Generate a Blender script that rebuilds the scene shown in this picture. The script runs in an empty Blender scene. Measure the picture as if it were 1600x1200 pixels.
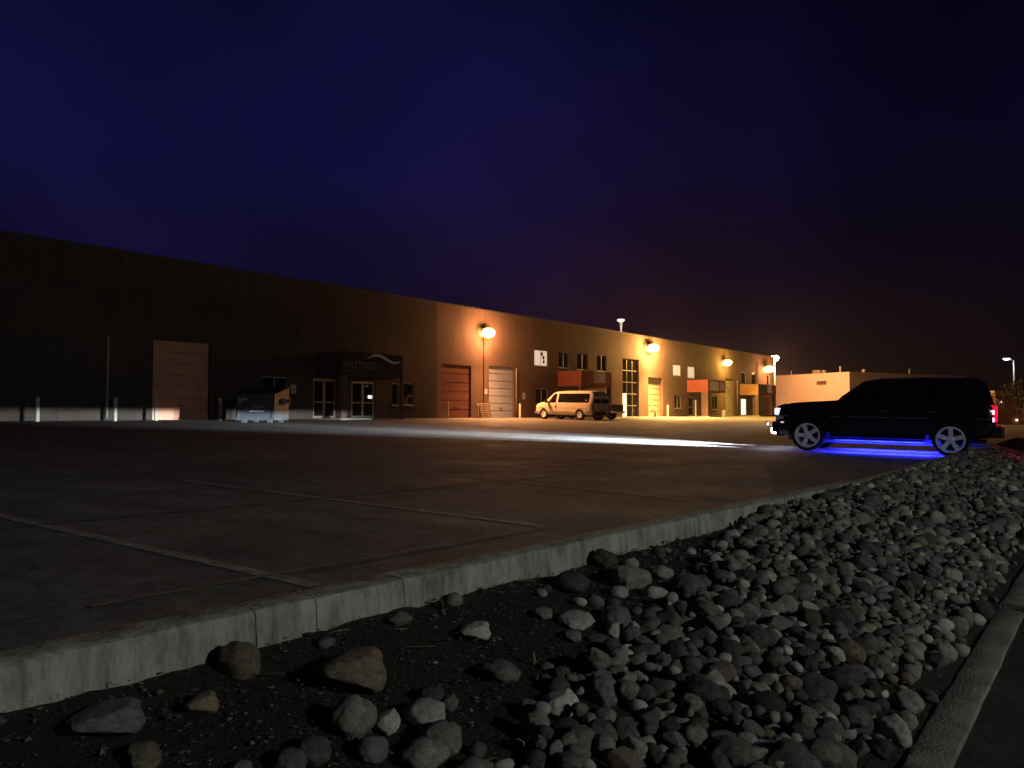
import bpy, bmesh, math, random
import numpy as np
from mathutils import Vector, Matrix, noise as mnoise
R = math.radians
rnd = random.Random(7)
SC = bpy.context.scene
COL = SC.collection

# ---------------------------------------------------------------- camera
F = 1230.0
EYE = 0.93
YAW, PITCH = R(37.6), math.atan(46 / 1230)
cd = bpy.data.cameras.new("camera")
cam = bpy.data.objects.new("camera", cd)
COL.objects.link(cam)
cam.location = (0, 0, EYE)
cam.rotation_euler = (R(90) + PITCH, 0, YAW - R(90))
cd.sensor_width = 36
cd.lens = 36 * F / 1600
cd.clip_start, cd.clip_end = 0.05, 4000
SC.camera = cam
CM = cam.rotation_euler.to_matrix()


def ray(px, py):
    return (CM @ Vector(((px - 800) / F, (600 - py) / F, -1))).normalized()


def on_plane(px, py, v):
    d = ray(px, py)
    s = v / d.y
    return Vector((d.x * s, v, EYE + d.z * s))


V = 37.0                                  # the long facade stands on this line
ZB = 0.61                                 # level of the lot at the facade


def U(px, v=V):
    return on_plane(px, 646, v).x


def ZW(px, py, v=V):
    return on_plane(px, py, v).z


def lot_z(v):
    return -0.04 + 0.0191 * (min(v, 37.5) - 3)


def on_lot(px, py):
    d = ray(px, py)
    s = (EYE + 0.04 + 3 * 0.0191) / (-d.z + 0.0191 * d.y)
    return Vector((d.x * s, d.y * s, EYE + d.z * s))


# ---------------------------------------------------------------- materials
MATS = {}


def mat(name, col, rough=0.7, metal=0.0, var=0.25, scale=4.0, bump=0.0, bscale=None, spec=0.5, emit=None, estr=0.0,
        coat=0.0, stretch=(1, 1, 1)):
    if name in MATS:
        return MATS[name]
    m = bpy.data.materials.new(name)
    m.use_nodes = True
    nt = m.node_tree
    b = nt.nodes["Principled BSDF"]
    b.inputs["Roughness"].default_value = rough
    b.inputs["Metallic"].default_value = metal
    b.inputs["Specular IOR Level"].default_value = spec
    b.inputs["Coat Weight"].default_value = coat
    b.inputs["Coat Roughness"].default_value = 0.04
    c = (*col, 1)
    b.inputs["Base Color"].default_value = c
    tc = nt.nodes.new("ShaderNodeTexCoord")
    mp = nt.nodes.new("ShaderNodeMapping")
    mp.inputs["Scale"].default_value = stretch
    nt.links.new(tc.outputs["Object"], mp.inputs["Vector"])
    if var > 0:
        n = nt.nodes.new("ShaderNodeTexNoise")
        n.inputs["Scale"].default_value = scale
        n.inputs["Detail"].default_value = 6
        n.inputs["Roughness"].default_value = 0.65
        nt.links.new(mp.outputs[0], n.inputs["Vector"])
        r = nt.nodes.new("ShaderNodeValToRGB")
        r.color_ramp.elements[0].position = 0.3
        r.color_ramp.elements[1].position = 0.7
        r.color_ramp.elements[0].color = (*[x * (1 - var) for x in col], 1)
        r.color_ramp.elements[1].color = (*[min(1, x * (1 + var)) for x in col], 1)
        nt.links.new(n.outputs["Fac"], r.inputs[0])
        nt.links.new(r.outputs[0], b.inputs["Base Color"])
    if bump > 0:
        n2 = nt.nodes.new("ShaderNodeTexNoise")
        n2.inputs["Scale"].default_value = bscale or scale * 6
        n2.inputs["Detail"].default_value = 8
        nt.links.new(mp.outputs[0], n2.inputs["Vector"])
        bp = nt.nodes.new("ShaderNodeBump")
        bp.inputs["Strength"].default_value = bump
        bp.inputs["Distance"].default_value = 0.02
        nt.links.new(n2.outputs["Fac"], bp.inputs["Height"])
        nt.links.new(bp.outputs[0], b.inputs["Normal"])
    if emit:
        b.inputs["Emission Color"].default_value = (*emit, 1)
        b.inputs["Emission Strength"].default_value = estr
    MATS[name] = m
    return m


def N(nt, typ, **kw):
    n = nt.nodes.new(typ)
    for k, v in kw.items():
        if k in n.inputs:
            n.inputs[k].default_value = v
        else:
            setattr(n, k, v)
    return n


# ---------------------------------------------------------------- mesh builder
class MB:
    def __init__(s):
        s.v, s.f, s.mi, s.sm = [], [], [], []

    def add(s, vs, fs, mi=0, smooth=False):
        o = len(s.v)
        s.v += [tuple(p) for p in vs]
        for f in fs:
            s.f.append([i + o for i in f])
            s.mi.append(mi)
            s.sm.append(smooth)
        return s

    def box(s, x0, x1, y0, y1, z0, z1, mi=0, bev=0.0):
        if bev <= 0:
            vs = [(x, y, z) for z in (z0, z1) for y in (y0, y1) for x in (x0, x1)]
            fs = [(0, 2, 3, 1), (4, 5, 7, 6), (0, 1, 5, 4), (2, 6, 7, 3), (0, 4, 6, 2), (1, 3, 7, 5)]
            return s.add(vs, fs, mi)
        bm = bmesh.new()
        bmesh.ops.create_cube(bm, size=1)
        for q in bm.verts:
            q.co = Vector(((x0 + x1) / 2 + q.co.x * (x1 - x0), (y0 + y1) / 2 + q.co.y * (y1 - y0), (z0 + z1) / 2 + q.co.z * (z1 - z0)))
        bmesh.ops.bevel(bm, geom=list(bm.edges), offset=bev, segments=2, affect='EDGES', profile=0.6)
        bm.verts.index_update()
        s.add([q.co.copy() for q in bm.verts], [[q.index for q in f.verts] for f in bm.faces], mi)
        bm.free()
        return s

    def tube(s, pts, r, n=10, mi=0, cap=True):
        pts = [Vector(p) for p in pts]
        rs = r if isinstance(r, (list, tuple)) else [r] * len(pts)
        vs, fs = [], []
        for i, p in enumerate(pts):
            t = (pts[min(i + 1, len(pts) - 1)] - pts[max(i - 1, 0)]).normalized()
            a = t.cross(Vector((0, 0, 1)) if abs(t.z) < 0.95 else Vector((1, 0, 0))).normalized()
            b = t.cross(a)
            for k in range(n):
                an = 2 * math.pi * k / n
                vs.append(p + (a * math.cos(an) + b * math.sin(an)) * rs[i])
        for i in range(len(pts) - 1):
            for k in range(n):
                fs.append((i * n + k, i * n + (k + 1) % n, (i + 1) * n + (k + 1) % n, (i + 1) * n + k))
        s.add(vs, fs, mi, True)
        if cap:
            o = len(s.v) - len(vs)
            s.f.append([o + k for k in range(n)][::-1]); s.mi.append(mi); s.sm.append(False)
            s.f.append([o + (len(pts) - 1) * n + k for k in range(n)]); s.mi.append(mi); s.sm.append(False)
        return s

    def lathe(s, prof, axis='z', c=(0, 0, 0), n=24, mi=0, smooth=True, closed=False):
        """profile of (radius, height along the axis) round an axis through c"""
        vs, fs = [], []
        for (r, h) in prof:
            for k in range(n):
                a = 2 * math.pi * k / n
                p = (r * math.cos(a), r * math.sin(a), h)
                if axis == 'y':
                    p = (p[0], p[2], p[1])
                elif axis == 'x':
                    p = (p[2], p[0], p[1])
                vs.append((p[0] + c[0], p[1] + c[1], p[2] + c[2]))
        m = len(prof)
        for i in range(m if closed else m - 1):
            j = (i + 1) % m
            for k in range(n):
                fs.append((i * n + k, i * n + (k + 1) % n, j * n + (k + 1) % n, j * n + k))
        return s.add(vs, fs, mi, smooth)

    def prism(s, poly, a0, a1, axis='y', mi=0):
        """polygon in the plane across AXIS, extruded from a0 to a1"""
        n = len(poly)

        def P(p, a):
            return {'y': (p[0], a, p[1]), 'x': (a, p[0], p[1]), 'z': (p[0], p[1], a)}[axis]
        vs = [P(p, a0) for p in poly] + [P(p, a1) for p in poly]
        fs = [list(range(n)), list(range(n, 2 * n))[::-1]] + [(i, n + i, n + (i + 1) % n, (i + 1) % n) for i in range(n)]
        return s.add(vs, fs, mi)

    def mesh(s, name, mats, sharp=None):
        me = bpy.data.meshes.new(name)
        me.from_pydata(s.v, [], s.f)
        for m in (mats if isinstance(mats, (list, tuple)) else [mats]):
            me.materials.append(m)
        me.polygons.foreach_set("material_index", s.mi)
        me.polygons.foreach_set("use_smooth", s.sm)
        bm = bmesh.new()
        bm.from_mesh(me)
        bmesh.ops.recalc_face_normals(bm, faces=bm.faces)
        bm.to_mesh(me)
        bm.free()
        if sharp:
            me.polygons.foreach_set("use_smooth", [True] * len(me.polygons))
            me.set_sharp_from_angle(angle=R(sharp))
        me.update()
        return me

    def build(s, name, mats, parent=None, loc=(0, 0, 0), rotz=0.0, sharp=None):
        o = bpy.data.objects.new(name, s.mesh(name, mats, sharp))
        COL.objects.link(o)
        o.location = loc
        o.rotation_euler = (0, 0, rotz)
        if parent:
            o.parent = parent
        return o


def tag(o, label=None, cat=None, group=None, kind=None):
    for k, v in (("label", label), ("category", cat), ("group", group), ("kind", kind)):
        if v:
            o[k] = v
    return o


def thing(name, label, cat, loc=(0, 0, 0), rotz=0.0, group=None, pitch=0.0):
    o = bpy.data.objects.new(name, None)
    COL.objects.link(o)
    o.empty_display_size = 0.2
    o.location = loc
    o.rotation_euler = (0, pitch, rotz)
    return tag(o, label, cat, group)


def copy_tree(o, parent=None):
    c = o.copy()
    COL.objects.link(c)
    c.parent = parent
    for ch in list(o.children):
        copy_tree(ch, c)
    return c


def lamp(name, kind, power, col, loc, parent=None, size=0.1, target=None, spot=None, blend=0.3):
    ld = bpy.data.lights.new(name, kind)
    ld.energy = power
    ld.color = col
    o = bpy.data.objects.new(name, ld)
    COL.objects.link(o)
    o.location = loc
    if kind == 'AREA':
        ld.size = size
    else:
        ld.shadow_soft_size = size
    if kind == 'SPOT':
        ld.spot_size = spot
        ld.spot_blend = blend
    if target is not None:
        o.rotation_euler = (Vector(target) - Vector(loc)).to_track_quat('-Z', 'Y').to_euler()
    if parent:
        o.parent = parent
    return o


def text_mesh(body, height, bold=0.0):
    cu = bpy.data.curves.new("lettering", 'FONT')
    cu.body = body
    cu.size = height / 0.7
    cu.extrude = 0.012
    cu.offset = bold
    o = bpy.data.objects.new("lettering", cu)
    COL.objects.link(o)
    dg = bpy.context.evaluated_depsgraph_get()
    me = bpy.data.meshes.new_from_object(o.evaluated_get(dg))
    bpy.data.objects.remove(o)
    bpy.data.curves.remove(cu)
    return me


# shared materials
M_white_paint = mat("white_paint", (0.72, 0.7, 0.66), 0.5, var=0.12, scale=3)
M_alu = mat("aluminium_frame", (0.62, 0.62, 0.6), 0.4, 0.6, var=0.1)
M_glass = mat("dark_glass", (0.012, 0.011, 0.012), 0.05, var=0, spec=0.6)
M_rubber = mat("tyre_rubber", (0.018, 0.018, 0.019), 0.85, var=0.2, scale=9, spec=0.2)
M_rim = mat("alloy_rim", (0.92, 0.92, 0.93), 0.42, 0.1, var=0.08)
M_chrome = mat("chrome", (0.8, 0.8, 0.82), 0.24, 1.0, var=0)
M_black = mat("black_plastic", (0.012, 0.012, 0.013), 0.5, var=0.2, scale=8)
M_dark_metal = mat("dark_metal", (0.05, 0.048, 0.045), 0.55, 0.5, var=0.2)
M_conc = mat("pale_concrete", (0.42, 0.41, 0.38), 0.85, var=0.25, scale=3, bump=0.4, bscale=40)
M_red = mat("plate_red", (0.5, 0.02, 0.02), 0.3, var=0)
SOD = (1.0, 0.39, 0.13)

# ================================================================ world
w = bpy.data.worlds.new("World")
SC.world = w
w.use_nodes = True
nt = w.node_tree
nt.nodes.clear()
out = N(nt, "ShaderNodeOutputWorld")
bg = N(nt, "ShaderNodeBackground")
tc = N(nt, "ShaderNodeTexCoord")
# deep blue night sky: brightest high in the west (left), going dark to the east,
# with the town's warm sky glow low over the lamps
sep = N(nt, "ShaderNodeSeparateXYZ")
nrm = N(nt, "ShaderNodeVectorMath", operation='NORMALIZE')
nt.links.new(tc.outputs["Generated"], nrm.inputs[0])
nt.links.new(nrm.outputs[0], sep.inputs[0])


def dotdir(dx, dy, dz):
    d = Vector((dx, dy, dz)).normalized()
    n = N(nt, "ShaderNodeVectorMath", operation='DOT_PRODUCT')
    nt.links.new(nrm.outputs[0], n.inputs[0])
    n.inputs[1].default_value = d
    return n.outputs["Value"]


def ramp(inp, stops):
    r = N(nt, "ShaderNodeValToRGB")
    r.color_ramp.interpolation = 'EASE'
    e = r.color_ramp.elements
    while len(e) < len(stops):
        e.new(0.5)
    for i, (p, c) in enumerate(stops):
        e[i].position = p
        e[i].color = (*c, 1)
    nt.links.new(inp, r.inputs[0])
    return r.outputs[0]


def mixc(kind, a, b, fac=1.0):
    m = N(nt, "ShaderNodeMix", data_type='RGBA', blend_type=kind)
    m.inputs["Factor"].default_value = fac
    nt.links.new(a, m.inputs[6])
    nt.links.new(b, m.inputs[7])
    return m.outputs[2]


elev = ramp(sep.outputs["Z"], [(0.0, (0.0030, 0.0021, 0.0085)), (0.12, (0.0046, 0.0034, 0.0160)), (0.19, (0.0050, 0.0040, 0.0250)), (0.30, (0.0052, 0.0046, 0.0420)), (0.6, (0.0034, 0.0034, 0.0260))])
side = ramp(dotdir(*ray(430, 330)), [(0.74, (0.36, 0.34, 0.26)), (0.86, (0.60, 0.57, 0.50)), (0.96, (0.95, 0.95, 0.98)), (1.0, (1.0, 1.0, 1.05))])
glow = ramp(dotdir(*ray(930, 560)), [(0.93, (0, 0, 0)), (0.985, (0.0026, 0.0006, 0.0014)), (1.0, (0.009, 0.0020, 0.0022))])
nz = N(nt, "ShaderNodeTexNoise")
nz.inputs["Scale"].default_value = 3.0
nz.inputs["Detail"].default_value = 5
nt.links.new(nrm.outputs[0], nz.inputs["Vector"])
cl = ramp(nz.outputs["Fac"], [(0.32, (0.74, 0.74, 0.72)), (0.68, (1.2, 1.17, 1.18))])
base = mixc('MULTIPLY', mixc('MULTIPLY', elev, side), cl)
nt.links.new(mixc('ADD', base, glow), bg.inputs["Color"])
bg.inputs["Strength"].default_value = 1.0
nt.links.new(bg.outputs[0], out.inputs["Surface"])

SC.view_settings.view_transform = 'Standard'
SC.view_settings.look = 'None'
SC.view_settings.exposure = 0
SC.view_settings.gamma = 1
SC.cycles.use_denoising = True
SC.cycles.sample_clamp_indirect = 2.0
SC.cycles.sample_clamp_direct = 0.0
SC.cycles.max_bounces = 6
SC.cycles.caustics_reflective = False
SC.cycles.caustics_refractive = False


# ================================================================ ground
def asphalt(name, base, rough):
    m = bpy.data.materials.new(name)
    m.use_nodes = True
    nt = m.node_tree
    b = nt.nodes["Principled BSDF"]
    tc = N(nt, "ShaderNodeTexCoord")
    L = nt.links.new

    def noise(scale, det=6, rgh=0.6, vec=None):
        n = N(nt, "ShaderNodeTexNoise")
        n.inputs["Scale"].default_value = scale
        n.inputs["Detail"].default_value = det
        n.inputs["Roughness"].default_value = rgh
        L(vec or tc.outputs["Object"], n.inputs["Vector"])
        return n

    def rmp(src, a, c0, z, c1):
        r = N(nt, "ShaderNodeValToRGB")
        r.color_ramp.elements[0].position = a
        r.color_ramp.elements[1].position = z
        r.color_ramp.elements[0].color = (c0, c0, c0, 1)
        r.color_ramp.elements[1].color = (c1, c1, c1, 1)
        L(src, r.inputs[0])
        return r.outputs[0]

    def mul(a, c):
        x = N(nt, "ShaderNodeMix", data_type='RGBA', blend_type='MULTIPLY')
        x.inputs["Factor"].default_value = 1
        L(a, x.inputs[6])
        L(c, x.inputs[7])
        return x.outputs[2]
    big = rmp(noise(0.35, 5).outputs["Fac"], 0.3, 0.62, 0.7, 1.3)
    mid = rmp(noise(2.2, 8, 0.7).outputs["Fac"], 0.32, 0.62, 0.68, 1.28)
    fine = mul(rmp(noise(70, 3, 0.8).outputs["Fac"], 0.3, 0.5, 0.7, 1.6), rmp(noise(13, 6, 0.85).outputs["Fac"], 0.32, 0.55, 0.68, 1.5))
    # crazed cracks
    warp = noise(0.9, 4)
    add = N(nt, "ShaderNodeMix", data_type='RGBA', blend_type='LINEAR_LIGHT')
    add.inputs["Factor"].default_value = 0.35
    L(tc.outputs["Object"], add.inputs[6])
    L(warp.outputs["Color"], add.inputs[7])
    vo = N(nt, "ShaderNodeTexVoronoi", feature='DISTANCE_TO_EDGE')
    vo.inputs["Scale"].default_value = 0.42
    L(add.outputs[2], vo.inputs["Vector"])
    crack = rmp(vo.outputs["Distance"], 0.003, 0.78, 0.012, 1.0)
    # tyre-polished streaks running toward the building
    mp = N(nt, "ShaderNodeMapping")
    mp.inputs["Scale"].default_value = (1.6, 0.12, 1)
    mp.inputs["Rotation"].default_value = (0, 0, 0.25)
    L(tc.outputs["Object"], mp.inputs[0])
    st = rmp(noise(1.3, 5, 0.6, mp.outputs[0]).outputs["Fac"], 0.35, 0.8, 0.65, 1.15)
    rgb = N(nt, "ShaderNodeRGB")
    rgb.outputs[0].default_value = (*base, 1)
    L(mul(mul(mul(mul(mul(rgb.outputs[0], big), mid), fine), crack), st), b.inputs["Base Color"])
    rr = rmp(noise(0.8, 6).outputs["Fac"], 0.3, rough - 0.12, 0.7, rough + 0.1)
    L(rr, b.inputs["Roughness"])
    b.inputs["Specular IOR Level"].default_value = 0.5
    bp = N(nt, "ShaderNodeBump")
    bp.inputs["Strength"].default_value = 0.45
    bp.inputs["Distance"].default_value = 0.012
    L(noise(34, 8, 0.75).outputs["Fac"], bp.inputs["Height"])
    bp2 = N(nt, "ShaderNodeBump")
    bp2.inputs["Strength"].default_value = 0.4
    bp2.inputs["Distance"].default_value = 0.06
    L(noise(1.1, 4).outputs["Fac"], bp2.inputs["Height"])
    L(bp.outputs[0], bp2.inputs["Normal"])
    L(bp2.outputs[0], b.inputs["Normal"])
    return m


M_asph = asphalt("aged_asphalt", (0.140, 0.141, 0.142), 0.82)
M_street = asphalt("street_asphalt", (0.045, 0.043, 0.045), 0.8)
M_soil = mat("dark_soil", (0.019, 0.0165, 0.0155), 0.95, var=0.6, scale=14, bump=1.0, bscale=50)

g = MB()
g.add([(-400, -400, -1.2), (700, -400, -1.2), (700, 700, -1.2), (-400, 700, -1.2)], [(0, 1, 2, 3)])
tag(g.build("ground", M_soil), kind="structure")

lot = MB()
KA = lambda u: 3.05 - 0.045 * (u - 1) if u < 9.9 else 2.65 + 0.014 * (u - 9.9)     # the lot side of the kerb
ys = [None, 8, 20, 37.5, 400]
us = [-120, -40, -6, 0, 5, 9.9, 20, 32, 80, 160, 420]
for i, u in enumerate(us):
    for y in ys:
        yy = (KA(max(min(u, 32), -6)) - 0.06) if y is None else y
        lot.v.append((u, yy, lot_z(yy)))
for i in range(len(us) - 1):
    for j in range(len(ys) - 1):
        lot.f.append([i * 5 + j, (i + 1) * 5 + j, (i + 1) * 5 + j + 1, i * 5 + j + 1])
        lot.mi.append(0)
        lot.sm.append(False)
tag(lot.build("parking_lot", M_asph), kind="structure")

st = MB()
st.add([(-120, -80, -0.64), (420, -80, -0.64), (420, 0.6, -0.475), (-120, 0.6, -0.475)], [(0, 1, 2, 3)])
tag(st.build("street", M_street), kind="structure")


# painted stall lines, worn: sheets 4 mm over the asphalt
def worn_paint():
    m = mat("worn_line_paint", (0.30, 0.28, 0.25), 0.8, var=0.2)
    nt = m.node_tree
    b = nt.nodes["Principled BSDF"]
    tc = N(nt, "ShaderNodeTexCoord")
    n = N(nt, "ShaderNodeTexNoise")
    n.inputs["Scale"].default_value = 9
    n.inputs["Detail"].default_value = 9
    n.inputs["Roughness"].default_value = 0.8
    nt.links.new(tc.outputs["Object"], n.inputs["Vector"])
    r = N(nt, "ShaderNodeValToRGB")
    r.color_ramp.elements[0].position = 0.38
    r.color_ramp.elements[1].position = 0.64
    r.color_ramp.elements[0].color = (0.13, 0.12, 0.11, 1)
    r.color_ramp.elements[1].color = (0.48, 0.465, 0.43, 1)
    nt.links.new(n.outputs["Fac"], r.inputs[0])
    nt.links.new(r.outputs[0], b.inputs["Base Color"])
    return m


M_line = worn_paint()
M_seam = mat("asphalt_seam", (0.175, 0.17, 0.165), 0.8, var=0.4, scale=6)


def strip(name, a, b, wd, m, z=0.004):
    a, b = Vector(a), Vector(b)
    d = (b - a).normalized()
    n = Vector((-d.y, d.x)) * wd / 2
    q = MB()
    k = 14
    for i in range(k + 1):
        p = a.lerp(b, i / k)
        for s in (1, -1):
            c = p + n * s
            q.v.append((c.x, c.y, lot_z(c.y) + z))
    for i in range(k):
        q.f.append([2 * i, 2 * i + 1, 2 * i + 3, 2 * i + 2])
        q.mi.append(0)
        q.sm.append(False)
    return tag(q.build(name, m), kind="structure")


for (p0, p1) in (((494, 916), (0, 806)), ((850, 823), (398, 765)), ((1095, 784), (659, 737))):
    a, b = on_lot(*p0), on_lot(*p1)
    b = a + (b - a).normalized() * 5.6
    strip("stall_line", a.xy, b.xy, 0.105, M_line)
for i in range(5):
    strip("stall_line", (10.35 + 2.58 * i, 3.5), (10.2 + 2.58 * i, 9.0), 0.10, M_line)
strip("stall_line", (0.05, 3.6), (-0.15, 9.1), 0.105, M_line)
strip("asphalt_seam", on_lot(-60, 832).xy, on_lot(1150, 717).xy, 0.05, M_seam, 0.008)
strip("asphalt_seam", on_lot(140, 951).xy, on_lot(849, 825).xy, 0.05, M_seam, 0.012)
strip("asphalt_seam", on_lot(880, 700).xy, on_lot(1235, 735).xy, 0.06, M_seam, 0.008)
strip("asphalt_seam", on_lot(770, 728).xy, on_lot(1080, 708).xy, 0.05, M_seam, 0.012)


# ================================================================ kerbs
def kerb_mat():
    m = mat("kerb_concrete", (0.38, 0.385, 0.35), 0.88, var=0.22, scale=2.2, bump=0.5, bscale=55)
    nt = m.node_tree
    b = nt.nodes["Principled BSDF"]
    src = b.inputs["Base Color"].links[0].from_socket
    tc = N(nt, "ShaderNodeTexCoord")
    # grime in vertical runs down the face
    mp = N(nt, "ShaderNodeMapping")
    mp.inputs["Scale"].default_value = (5, 5, 0.9)
    nt.links.new(tc.outputs["Object"], mp.inputs[0])
    n = N(nt, "ShaderNodeTexNoise")
    n.inputs["Scale"].default_value = 2.4
    n.inputs["Detail"].default_value = 9
    n.inputs["Roughness"].default_value = 0.75
    nt.links.new(mp.outputs[0], n.inputs["Vector"])
    r = N(nt, "ShaderNodeValToRGB")
    r.color_ramp.elements[0].position = 0.34
    r.color_ramp.elements[1].position = 0.56
    r.color_ramp.elements[0].color = (0.30, 0.33, 0.28, 1)
    r.color_ramp.elements[1].color = (1, 1, 1, 1)
    nt.links.new(n.outputs["Fac"], r.inputs[0])
    x = N(nt, "ShaderNodeMix", data_type='RGBA', blend_type='MULTIPLY')
    x.inputs["Factor"].default_value = 1
    nt.links.new(src, x.inputs[6])
    nt.links.new(r.outputs[0], x.inputs[7])
    nt.links.new(x.outputs[2], b.inputs["Base Color"])
    return m


M_kerb = kerb_mat()


def kerb(name, ua, ub, vb, width, top, bottom, joints, m, foot=True):
    """a run of cast kerb: back (lot) edge vb(u), rounded arrises, open joints at the given u"""
    q = MB()
    cuts = [ua] + sorted(joints) + [ub]
    for a, b in zip(cuts[:-1], cuts[1:]):
        a2, b2 = a + 0.0025, b - 0.0025
        k = max(2, int((b2 - a2) / 0.12))
        prof = [(0, bottom), (0, top - 0.02), (-0.008, top - 0.006), (-0.02, top), (-width + 0.03, top - 0.004), (-width + 0.01, top - 0.012),
                (-width, top - 0.035), (-width - 0.012, bottom + 0.02 if not foot else -0.045)]
        if foot:
            prof += [(-width - 0.03, -0.052), (-width - 0.05, -0.07), (-width - 0.06, bottom)]
        else:
            prof += [(-width - 0.012, bottom)]
        np_ = len(prof)
        vs = []
        for i in range(k + 1):
            u = a2 + (b2 - a2) * i / k
            v0 = vb(u)
            for j, (dv, z) in enumerate(prof):
                jz = mnoise.noise(Vector((u * 5.1, dv * 9, z * 7 + 3))) * 0.006 - max(0, mnoise.noise(Vector((u * 17, j * 1.3, 2.2))) - 0.35) * (0.05 if 0 < j < np_ - 3 else 0)
                if foot and j >= np_ - 3 and z > bottom:
                    jz = mnoise.noise(Vector((u * 7, j * 2.0, 1.5))) * 0.03
                    dv += mnoise.noise(Vector((u * 11, j * 3.0, 9.5))) * 0.025
                vs.append((u, v0 + dv + jz * 0.6, z + jz))
        fs = []
        for i in range(k):
            for j in range(np_ - 1):
                fs.append((i * np_ + j, i * np_ + j + 1, (i + 1) * np_ + j + 1, (i + 1) * np_ + j))
        fs.append(list(range(np_)))
        fs.append(list(range(k * np_, (k + 1) * np_))[::-1])
        q.add(vs, fs)
    return tag(q.build(name, m, sharp=40), kind="structure")


def on_kerb(px, py, z=0.10):
    d = ray(px, py)
    s = (z - EYE) / d.z
    return d.x * s


KJ = [on_kerb(415, 965), on_kerb(515, 945), on_kerb(629, 910), on_kerb(1050, 808), on_kerb(1290, 762), on_kerb(845, 860)]
kerb("kerb", -6, 9.9, KA, 0.17, 0.125, -0.25, KJ, M_kerb)
kerb("kerb", 9.95, 34, lambda u: KA(u) + 0.05, 0.16, 0.075, -0.25, [13, 16.2, 19.5, 23, 26, 29], M_kerb)
M_skerb = mat("dark_kerb_concrete", (0.20, 0.21, 0.18), 0.9, var=0.45, scale=5, bump=0.5, bscale=60)  # darker and slightly greener than the lot kerb
SV = lambda u: 0.72 + 0.005 * mnoise.noise(Vector((u * 3, 0, 7)))
kerb("street_kerb", -20, 6.55, SV, 0.17, -0.445, -0.62, [-8, -2, 1.0, 4.0], M_skerb, foot=False)
kerb("street_kerb", 6.75, 60, SV, 0.17, -0.445, -0.62, [9, 12, 15, 20, 26, 34, 44], M_skerb, foot=False)


# ================================================================ planting bed
def vface(u):
    return KA(u) - 0.17


def smooth(a, b, x):
    t = max(0, min(1, (x - a) / (b - a)))
    return t * t * (3 - 2 * t)


def bed_z(u, v):
    vf = vface(max(min(u, 34), -6))
    t = max(0, min(1, (v - 0.72) / (vf - 0.72)))
    hi = -0.030 + 0.065 * smooth(5.0, 10.5, u)
    z = -0.46 + (hi + 0.46) * (t ** 0.75)
    z += 0.022 * mnoise.noise(Vector((u * 1.7, v * 1.7, 0)))
    return z


bed = MB()
bu = np.concatenate([np.arange(-6, 9, 0.05), np.arange(9, 34.01, 0.15)])
bn = 44
for u in bu:
    vf = vface(u) - 0.01
    for j in range(bn + 1):
        v = 0.715 + (vf - 0.715) * j / bn
        z = bed_z(u, v)
        z += 0.012 * mnoise.noise(Vector((u * 11, v * 11, 4))) + 0.008 * mnoise.noise(Vector((u * 29, v * 29, 8)))
        bed.v.append((u, v, z))
for i in range(len(bu) - 1):
    for j in range(bn):
        a = i * (bn + 1) + j
        bed.f.append([a, a + bn + 1, a + bn + 2, a + 1])
        bed.mi.append(0)
        bed.sm.append(True)
tag(bed.build("planting_bed", M_soil), kind="structure")

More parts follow.
